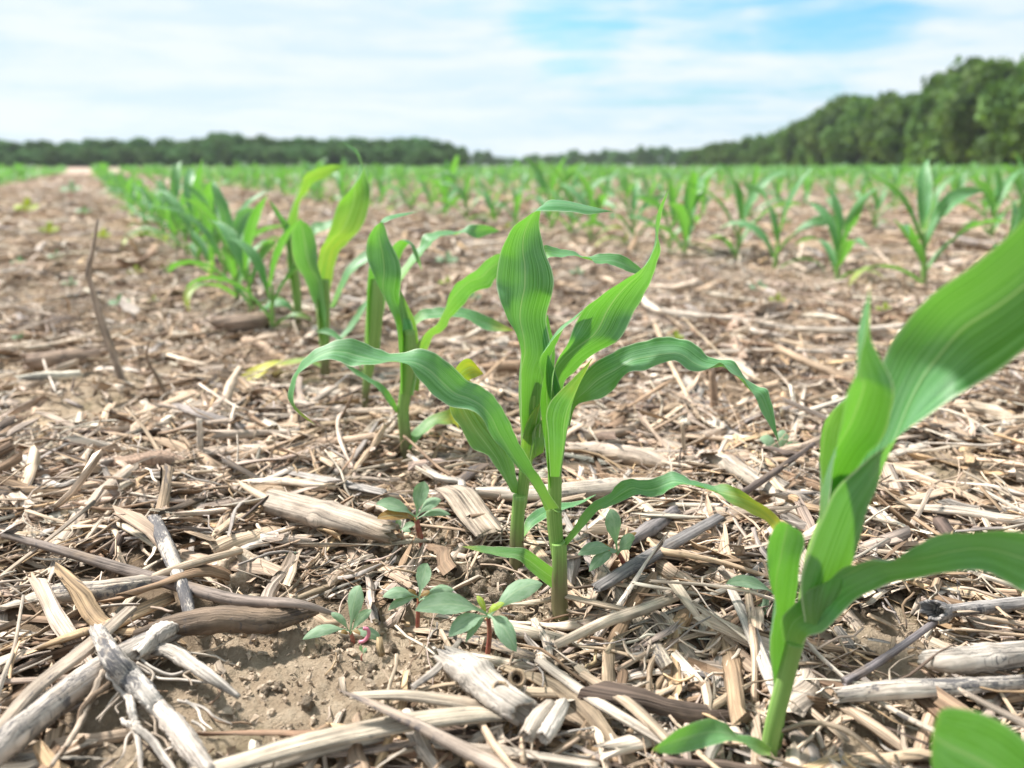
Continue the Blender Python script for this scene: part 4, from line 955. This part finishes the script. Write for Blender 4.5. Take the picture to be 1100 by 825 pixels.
# insect burrow: mound with a real hole
b = G(255, 626); r = 17 * mpp(255, 626, b[1])
prof = [(1.5, -.5), (1.25, .05), (1.0, .35), (.75, .5), (.55, .45), (.45, .2), (.42, -.6), (.3, -1.4)]
ax = unit(np.array([0, -.72, .7])); up = unit(np.cross(ax, [1, 0, 0])); sd = np.cross(ax, up); th = np.arange(20) / 20 * 2 * np.pi
g = np.random.default_rng(5)
V = np.array([[(ax * hz * r + (sd * math.cos(t) + up * math.sin(t)) * q * r * (1 + .12 * g.normal())) for t in th] for q, hz in prof])
q, sm = ringquads(len(prof), 20, False)
o = mk('insect_burrow', V.reshape(-1, 3), q, M_CRUMB, None, sm, None, b + np.array([0, 0, .0075]))
tag(o, 'crumbly soil mound with a round dark burrow hole under the litter on the left', 'burrow')

# ------------------------------------------------------------------ weed seedlings
def weed(base, top, leaves, label, group=None, stem=M_WSTEM, sw=5.0, blur=False):
    b = G(*base); Y = b[1]
    t = thing('weed_seedling', label, 'weed', b, 0, group)
    sc = mpp(*base, Y)
    tp = P(*top, Y + .002)
    mid = (b + tp) / 2 + np.array([rng.normal() * .0008, 0, 0])
    path = cr([b - np.array([0, 0, .004]), mid, tp], 5)
    g = tube(path, np.linspace(sw / 2, sw / 2.6, len(path)) * sc, 1, 8, up=(0, -1, .1), seed=1)
    mk('stem', g[0] - b, g[1], stem, t, g[2])
    for i, lf in enumerate(leaves):
        tx, ty, w, dz = lf[:4]; m = lf[4] if len(lf) > 4 else M_WEED
        a = P(top[0], top[1] + (i % 3) * 2, Y); e = P(tx, ty, Y + dz)
        L = np.linalg.norm(e - a)
        n = 16; s = np.linspace(0, 1, n)
        droop = np.array([0, 0, 1.0]) * (L * .14)
        sp_ = a + (e - a) * s[:, None] + droop * (4 * s * (1 - s))[:, None]
        tan = unit(np.gradient(sp_, axis=0)); view = unit(np.array([0, -.55, .85]))
        S_ = unit(np.cross(tan, view)); 
        ww = w * sc * np.interp(s, [0, .18, .28, .45, .65, .82, .95, 1], [.10, .13, .42, .84, .90, .66, .27, .02])
        tilt = unit(S_ + np.array([0, .5, .25]) * rng.normal() * .5)
        geo = ribbon(sp_ - tilt * ww[:, None] / 2, sp_ + tilt * ww[:, None] / 2, .10 * (1 if rng.random() > .3 else -1), .03, 300 + i + int(tx), 7)
        leaf_obj(geo, t, b, 'leaf', m)
    return t
B_, Y_ = M_WEEDR, M_WEEDY
wa = weed((381, 692), (376, 678), [(325, 687, 15, -.004), (387, 629, 22, .006), (399, 655, 13, .004), (410, 688, 14, -.002), (356, 658, 11, .003), (366, 680, 7, -.004, B_), (392, 683, 6, -.002, B_)], 'seedling with one leaf lying flat left and one standing, next to the twig point')
hk = cr([P(x, y, wa.location[1] - .004) for x, y in ((386, 690), (392, 688), (396, 682), (395, 676), (390, 675))], 5)
g = tube(hk, 2 * mpp(390, 682, wa.location[1]), 1, 8, seed=2); mk('root', g[0] - np.array(wa.location), g[1], mat_simple('pink_root', (.55, .16, .24), (.62, .24, .3), 200, .4, .4), wa, g[2])
weed((448, 678), (450, 642), [(411, 641, 16, -.004), (459, 605, 20, .006), (488, 634, 15, .004), (417, 656, 12, -.006), (474, 650, 12, -.004), (438, 634, 8, 0, B_), (462, 636, 8, 0, B_)], 'small seedling with a reddish stem and four spread leaves left of the larger seedling')
weed((522, 706), (524, 660), [(446, 656, 29, -.008), (482, 684, 22, -.012), (583, 627, 26, .01), (555, 700, 26, -.012), (542, 648, 8, 0, Y_), (512, 640, 8, .004, Y_), (532, 652, 10, -.004, Y_), (500, 690, 10, -.01)], 'largest weed seedling in front of the plants, broad pale green leaves on a red stem', sw=6)
weed((456, 588), (447, 556), [(404, 541, 18, -.002), (456, 517, 19, .006), (405, 557, 16, -.008, B_), (474, 537, 16, .004), (484, 553, 11, .004), (430, 546, 8, 0, B_)], 'seedling with a bronze underside leaf in front of the wide grey stalk', sw=7)
weed((430, 594), (430, 568), [(409, 571, 9, -.003), (446, 563, 9, .002), (427, 557, 7, .003), (441, 573, 7, -.003)], 'tiny red stemmed seedling just left of the bronze leaved one', sw=4)
weed((671, 628), (663, 592), [(621, 596, 18, -.006), (655, 547, 21, .006), (682, 578, 20, -.004), (633, 614, 15, -.01), (684, 572, 7, .002, B_), (640, 586, 8, .002, B_), (656, 594, 8, -.004)], 'seedling with a bright magenta stem to the right of the front corn plant', sw=6)
weed((842, 668), (834, 640), [(780, 627, 17, -.004), (812, 664, 16, -.004), (856, 636, 12, .004)], 'seedling hidden behind the large right plant with one leaf pointing left')
weed((815, 528), (806, 512), [(788, 518, 14, -.003), (832, 512, 9, .003, B_), (800, 498, 10, .004)], 'small weed beside the pale crumbly log with one rounded bluish leaf', sw=6)
weed((838, 500), (838, 484), [(816, 472, 18, .0), (866, 482, 18, .004), (842, 462, 14, .006), (880, 498, 14, 0)], 'pale blurred weed behind the drooping leaf tip at the right')
weed((390, 712), (390, 702), [(386, 694, 5, 0), (394, 696, 5, .001)], 'minute pale sprout below the flat leaved seedling', sw=2)
weed((310, 602), (312, 597), [(306, 594, 4, 0), (318, 593, 4, .001)], 'minute sprout in the litter above the twig point', sw=2)
lb = 'small bright green weed blurred in the straw left of the corn'
for i, (x, y, w, yl) in enumerate(((128, 468, 9, 1), (75, 314, 10, 1), (52, 258, 12, 1), (128, 336, 12, 1), (28, 236, 14, 1), (76, 214, 12, 1), (110, 262, 10, 1), (22, 372, 10, 1), (165, 330, 8, 1), (60, 285, 10, 1), (145, 300, 9, 1), (90, 235, 9, 1), (180, 295, 9, 1), (20, 290, 9, 1), (250, 400, 7, 1))):
    m = Y_ if i % 2 == 0 else M_WEED
    weed((x, y), (x, y - w * .7), [(x - w, y - w * .9, w * .8, -.002, m), (x + w, y - w, w * .8, .004, m), (x + w * .2, y - w * 1.7, w * .7, .004, m)], lb, 'small weeds in the straw strip', sw=2.5)
lb = 'small pale green weed blurred in the litter between the right hand rows'
for i, (x, y, w) in enumerate(((725, 372, 10), (480, 290, 12), (505, 330, 12), (480, 312, 9), (815, 318, 10), (700, 300, 9), (835, 330, 9), (620, 300, 8), (560, 270, 8), (950, 340, 9))):
    m = Y_ if i % 3 == 0 else M_WEED
    weed((x, y), (x, y - w * .7), [(x - w, y - w * .9, w * .8, -.002, m), (x + w, y - w, w * .8, .004, m), (x + w * .2, y - w * 1.7, w * .7, .004, m)], lb, 'small weeds between the rows', sw=2.5)

# ------------------------------------------------------------------ trees
def crown_mesh(seed, nl=16, nq=4200, tall=1.0):
    g = np.random.default_rng(seed)
    cs = []
    for i in range(nl):
        z = g.uniform(.12, .98); rr = math.sqrt(max(.05, 1 - ((z - .42) / .60) ** 2)) * .62
        a = g.random() * 6.28; q = rr * math.sqrt(g.random())
        cs.append((q * math.cos(a), q * math.sin(a), z * tall, g.uniform(.20, .36)))
    cs = np.array(cs)
    i = g.integers(0, nl, nq); d = unit(g.normal(size=(nq, 3)))
    rad = cs[i, 3] * (g.random(nq) ** .35) * np.where(g.random(nq) < .08, 1.22, 1)
    c = cs[i, :3] + d * rad[:, None] * np.array([1, 1, .8])
    c[:, 2] = np.maximum(c[:, 2], .02)
    a = unit(g.normal(size=(nq, 3)) + d * .8); u = unit(np.cross(a, g.normal(size=(nq, 3)))); v = np.cross(a, u)
    s = g.uniform(.025, .06, nq)[:, None]
    V = np.stack([c - u * s - v * s * .7, c + u * s - v * s * .5, c + u * s * .9 + v * s * .7, c - u * s * .7 + v * s], 1)
    Q = np.arange(nq * 4).reshape(-1, 4)
    return V.reshape(-1, 3), Q
def trunk_mesh(seed):
    g = np.random.default_rng(seed)
    parts = [tube(np.array([[0, 0, -.02], [.01, 0, .2], [.0, .02, .5], [.02, 0, .8]]), [.035, .028, .02, .008], 1, 8, up=(1, 0, 0))]
    for k in range(5):
        a = g.random() * 6.28; z = .18 + .12 * k
        parts.append(tube(np.array([[0, 0, z], [.14 * math.cos(a), .14 * math.sin(a), z + .1], [.32 * math.cos(a), .32 * math.sin(a), z + .2]]), [.014, .010, .004], 1, 6, up=(0, 0, 1)))
    V, q, sm, f = join(parts); return V, q
crowns = [crown_mesh(i, 16 + i, 4200) for i in range(6)]; trunks = [trunk_mesh(i) for i in range(3)]
tops = np.array([(-150, 152), (0, 154), (60, 154), (100, 153), (150, 152), (200, 151), (232, 146), (243, 141), (258, 148), (300, 150), (340, 149), (380, 150), (440, 150), (480, 154), (492, 160), (500, 170), (515, 164), (530, 171), (560, 172), (600, 167), (650, 165), (700, 163), (740, 163), (760, 158), (800, 150), (830, 146), (850, 135), (870, 126), (885, 114), (905, 110), (940, 108), (965, 104), (985, 103), (1000, 88), (1015, 76), (1040, 74), (1070, 66), (1100, 62), (1250, 55)], float)
tree_first = {}
def tree(px, dist, top, wid, vi, label, group, far):
    d = ray(px, HOR); dirx = np.array([d[0], d[1]]); t = dist / np.linalg.norm(dirx)
    x, y = dirx * t
    Ht = (HOR - top) / F * t * cp + CAMH + .3
    Wd = wid / F * t
    key = (vi, far)
    if key not in tree_first:
        tr = thing('tree', label, 'tree', (x, y, 0), 0, group)
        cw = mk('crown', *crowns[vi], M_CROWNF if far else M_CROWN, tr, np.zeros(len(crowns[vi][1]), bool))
        tk = mk('trunk', *trunks[vi % 3], M_BARK, tr)
        tree_first[key] = (tr, cw, tk)
    else:
        t0, c0_, k0 = tree_first[key]
        tr = t0.copy(); COL.objects.link(tr); tr.location = (x, y, 0)
        for ch in (c0_, k0):
            q = ch.copy(); q.parent = tr; COL.objects.link(q)
        tag(tr, label, 'tree', group)
    tr.rotation_euler = (0, 0, rng.random() * 6.28); tr.scale = (Wd, Wd, Ht / 1.12)
for layer in range(3):
    px = -330 + layer * 7
    while px < 498:
        tp = np.interp(px, tops[:, 0], tops[:, 1]) + rng.normal() * 1.6 + (3 if layer else 0) + (6 if layer == 2 else 0)
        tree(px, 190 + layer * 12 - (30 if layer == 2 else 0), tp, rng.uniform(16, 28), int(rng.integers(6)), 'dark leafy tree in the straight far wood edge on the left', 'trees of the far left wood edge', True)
        px += rng.uniform(11, 20)
px = 503
while px < 745:
    tp = np.interp(px, tops[:, 0], tops[:, 1]) - 2 + rng.normal() * 1.6
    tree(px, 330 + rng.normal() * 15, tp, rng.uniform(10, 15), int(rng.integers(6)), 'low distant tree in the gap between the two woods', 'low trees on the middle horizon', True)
    px += rng.uniform(8, 14)
for layer in range(3):
    px = 740 + layer * 9
    while px < 1420:
        f = min(1.15, (px - 740) / 470)
        dist = 250 - 165 * f ** .8 + layer * 10 - (16 if layer == 2 else 0)
        tp = np.interp(px, tops[:, 0], tops[:, 1]) + rng.normal() * 5 * f + (8 * f if layer == 1 else 0) + (40 * f + 6 if layer == 2 else 0)
        h = HOR - tp
        tree(px, dist, tp, max(13, h * rng.uniform(.48, .78)), int(rng.integers(6)), 'tall rounded leafy tree in the wood rising to the right', 'trees of the right hand wood', False)
        px += max(10, h * rng.uniform(.28, .5))

# ------------------------------------------------------------------ sky, sun
SUN_AZ, SUN_EL = R(-62), R(54)          # azimuth from +Y towards +X
w = bpy.data.worlds.new('World'); scene.world = w; w.use_nodes = True
nt = w.node_tree; nt.nodes.clear()
def N(t, **k):
    n = nt.nodes.new(t)
    for a, b in k.items(): setattr(n, a, b)
    return n
out = N('ShaderNodeOutputWorld'); bg = N('ShaderNodeBackground'); nt.links.new(bg.outputs[0], out.inputs[0])
sky = N('ShaderNodeTexSky', sky_type='NISHITA'); sky.sun_disc = False; sky.sun_elevation = SUN_EL; sky.sun_rotation = SUN_AZ; sky.dust_density = 2.0
tc = N('ShaderNodeTexCoord')
def cloudnoise(sc, detail, rough, dist=0):
    mp = N('ShaderNodeMapping'); mp.inputs['Scale'].default_value = sc; nt.links.new(tc.outputs['Generated'], mp.inputs[0])
    n = N('ShaderNodeTexNoise'); n.inputs['Scale'].default_value = 1; n.inputs['Detail'].default_value = detail; n.inputs['Roughness'].default_value = rough; n.inputs['Distortion'].default_value = dist
    nt.links.new(mp.outputs[0], n.inputs['Vector']); return n.outputs['Fac']
def wm(op, a, b=0.0, clamp=False):
    n = N('ShaderNodeMath', operation=op); n.use_clamp = clamp
    for i, v in enumerate((a, b)):
        if isinstance(v, (int, float)): n.inputs[i].default_value = v
        else: nt.links.new(v, n.inputs[i])
    return n.outputs[0]
def mr(v, a, b, c, d):
    n = N('ShaderNodeMapRange'); n.interpolation_type = 'SMOOTHSTEP'
    nt.links.new(v, n.inputs[0])
    for i, q in enumerate((a, b, c, d)): n.inputs[1 + i].default_value = q
    return n.outputs[0]
def blob(px, py, rad_in, rad_out):
    d = unit(ray(px, py))
    n = N('ShaderNodeVectorMath', operation='DOT_PRODUCT'); nt.links.new(tc.outputs['Generated'], n.inputs[0]); n.inputs[1].default_value = tuple(d)
    return mr(n.outputs['Value'], math.cos(R(rad_out)), math.cos(R(rad_in)), 0, 1)
n1 = cloudnoise((4, 4, 30), 6, .6, .5); n2 = cloudnoise((11, 11, 80), 5, .65, .4)
holes = wm('MAXIMUM', blob(900, -8, .3, 8), wm('MAXIMUM', blob(620, 8, .3, 6.5), wm('MULTIPLY', blob(780, 10, 3, 14), .5)))
holes = wm('MAXIMUM', holes, wm('MULTIPLY', blob(800, -300, 5, 28), .8))
hm = wm('ADD', holes, wm('MULTIPLY', wm('SUBTRACT', n1, .5), 1.9))
hm = wm('ADD', hm, wm('MULTIPLY', wm('SUBTRACT', n2, .5), .9))
gap = mr(hm, .28, 1.35, 0, 1)
thin = mr(wm('ADD', n1, wm('MULTIPLY', n2, .5)), .58, .92, 0, .75)
cloudc = N('ShaderNodeMix', data_type='RGBA'); nt.links.new(thin, cloudc.inputs[0]); cloudc.inputs[6].default_value = (6.55, 7.15, 7.6, 1); cloudc.inputs[7].default_value = (4.9, 6.3, 7.35, 1)
bluec = N('ShaderNodeMix', data_type='RGBA', blend_type='MULTIPLY'); bluec.inputs[0].default_value = 1; nt.links.new(sky.outputs[0], bluec.inputs[6]); bluec.inputs[7].default_value = (.62, 1.32, 1.5, 1)
mx = N('ShaderNodeMix', data_type='RGBA'); nt.links.new(wm('MULTIPLY', gap, .92), mx.inputs[0]); nt.links.new(cloudc.outputs[2], mx.inputs[6]); nt.links.new(bluec.outputs[2], mx.inputs[7])
nt.links.new(mx.outputs[2], bg.inputs[0]); bg.inputs[1].default_value = .072
sun = bpy.data.lights.new('Sun', 'SUN'); sun.energy = 5.0; sun.angle = R(7); sun.color = (1, .965, .91)
so = bpy.data.objects.new('Sun', sun); COL.objects.link(so)
from mathutils import Vector
sd_ = Vector((math.sin(SUN_AZ) * math.cos(SUN_EL), math.cos(SUN_AZ) * math.cos(SUN_EL), math.sin(SUN_EL)))
so.rotation_euler = sd_.to_track_quat('Z', 'Y').to_euler()

HAZE = True
if HAZE:
    hx, y0, y1, z0, z1 = 330., -60., 420., -1., 24.
    V = np.array([(x, y, z) for z in (z0, z1) for y in (y0, y1) for x in (-hx, hx)])
    Q = np.array([(0, 2, 3, 1), (4, 5, 7, 6), (0, 1, 5, 4), (2, 6, 7, 3), (0, 4, 6, 2), (1, 3, 7, 5)])
    hm_ = bpy.data.materials.new('haze'); hm_.use_nodes = True; ht = hm_.node_tree; ht.nodes.clear()
    ho = ht.nodes.new('ShaderNodeOutputMaterial'); hv = ht.nodes.new('ShaderNodeVolumePrincipled')
    hv.inputs['Color'].default_value = (.86, .92, 1, 1); hv.inputs['Density'].default_value = .00025; hv.inputs['Anisotropy'].default_value = .3
    ht.links.new(hv.outputs[0], ho.inputs['Volume'])
    o = mk('haze', V, Q, hm_, None, np.zeros(6, bool)); o['kind'] = 'stuff'
# ------------------------------------------------------------------ camera
cam = bpy.data.cameras.new('Camera'); co = bpy.data.objects.new('Camera', cam); COL.objects.link(co)
cam.sensor_width = 36; cam.lens = 36 * F / 1100; cam.clip_start = .01; cam.clip_end = 8000
co.location = (0, 0, CAMH); co.rotation_euler = (math.pi / 2 - PITCH, 0, 0)
cam.dof.use_dof = True; cam.dof.focus_distance = .348; cam.dof.aperture_fstop = 9.5
scene.camera = co
scene.render.resolution_x = 1024; scene.render.resolution_y = 768
vs = scene.view_settings; vs.view_transform = 'Standard'; vs.look = 'None'; vs.gamma = 1; vs.exposure = 0.94; vs.use_curve_mapping = False
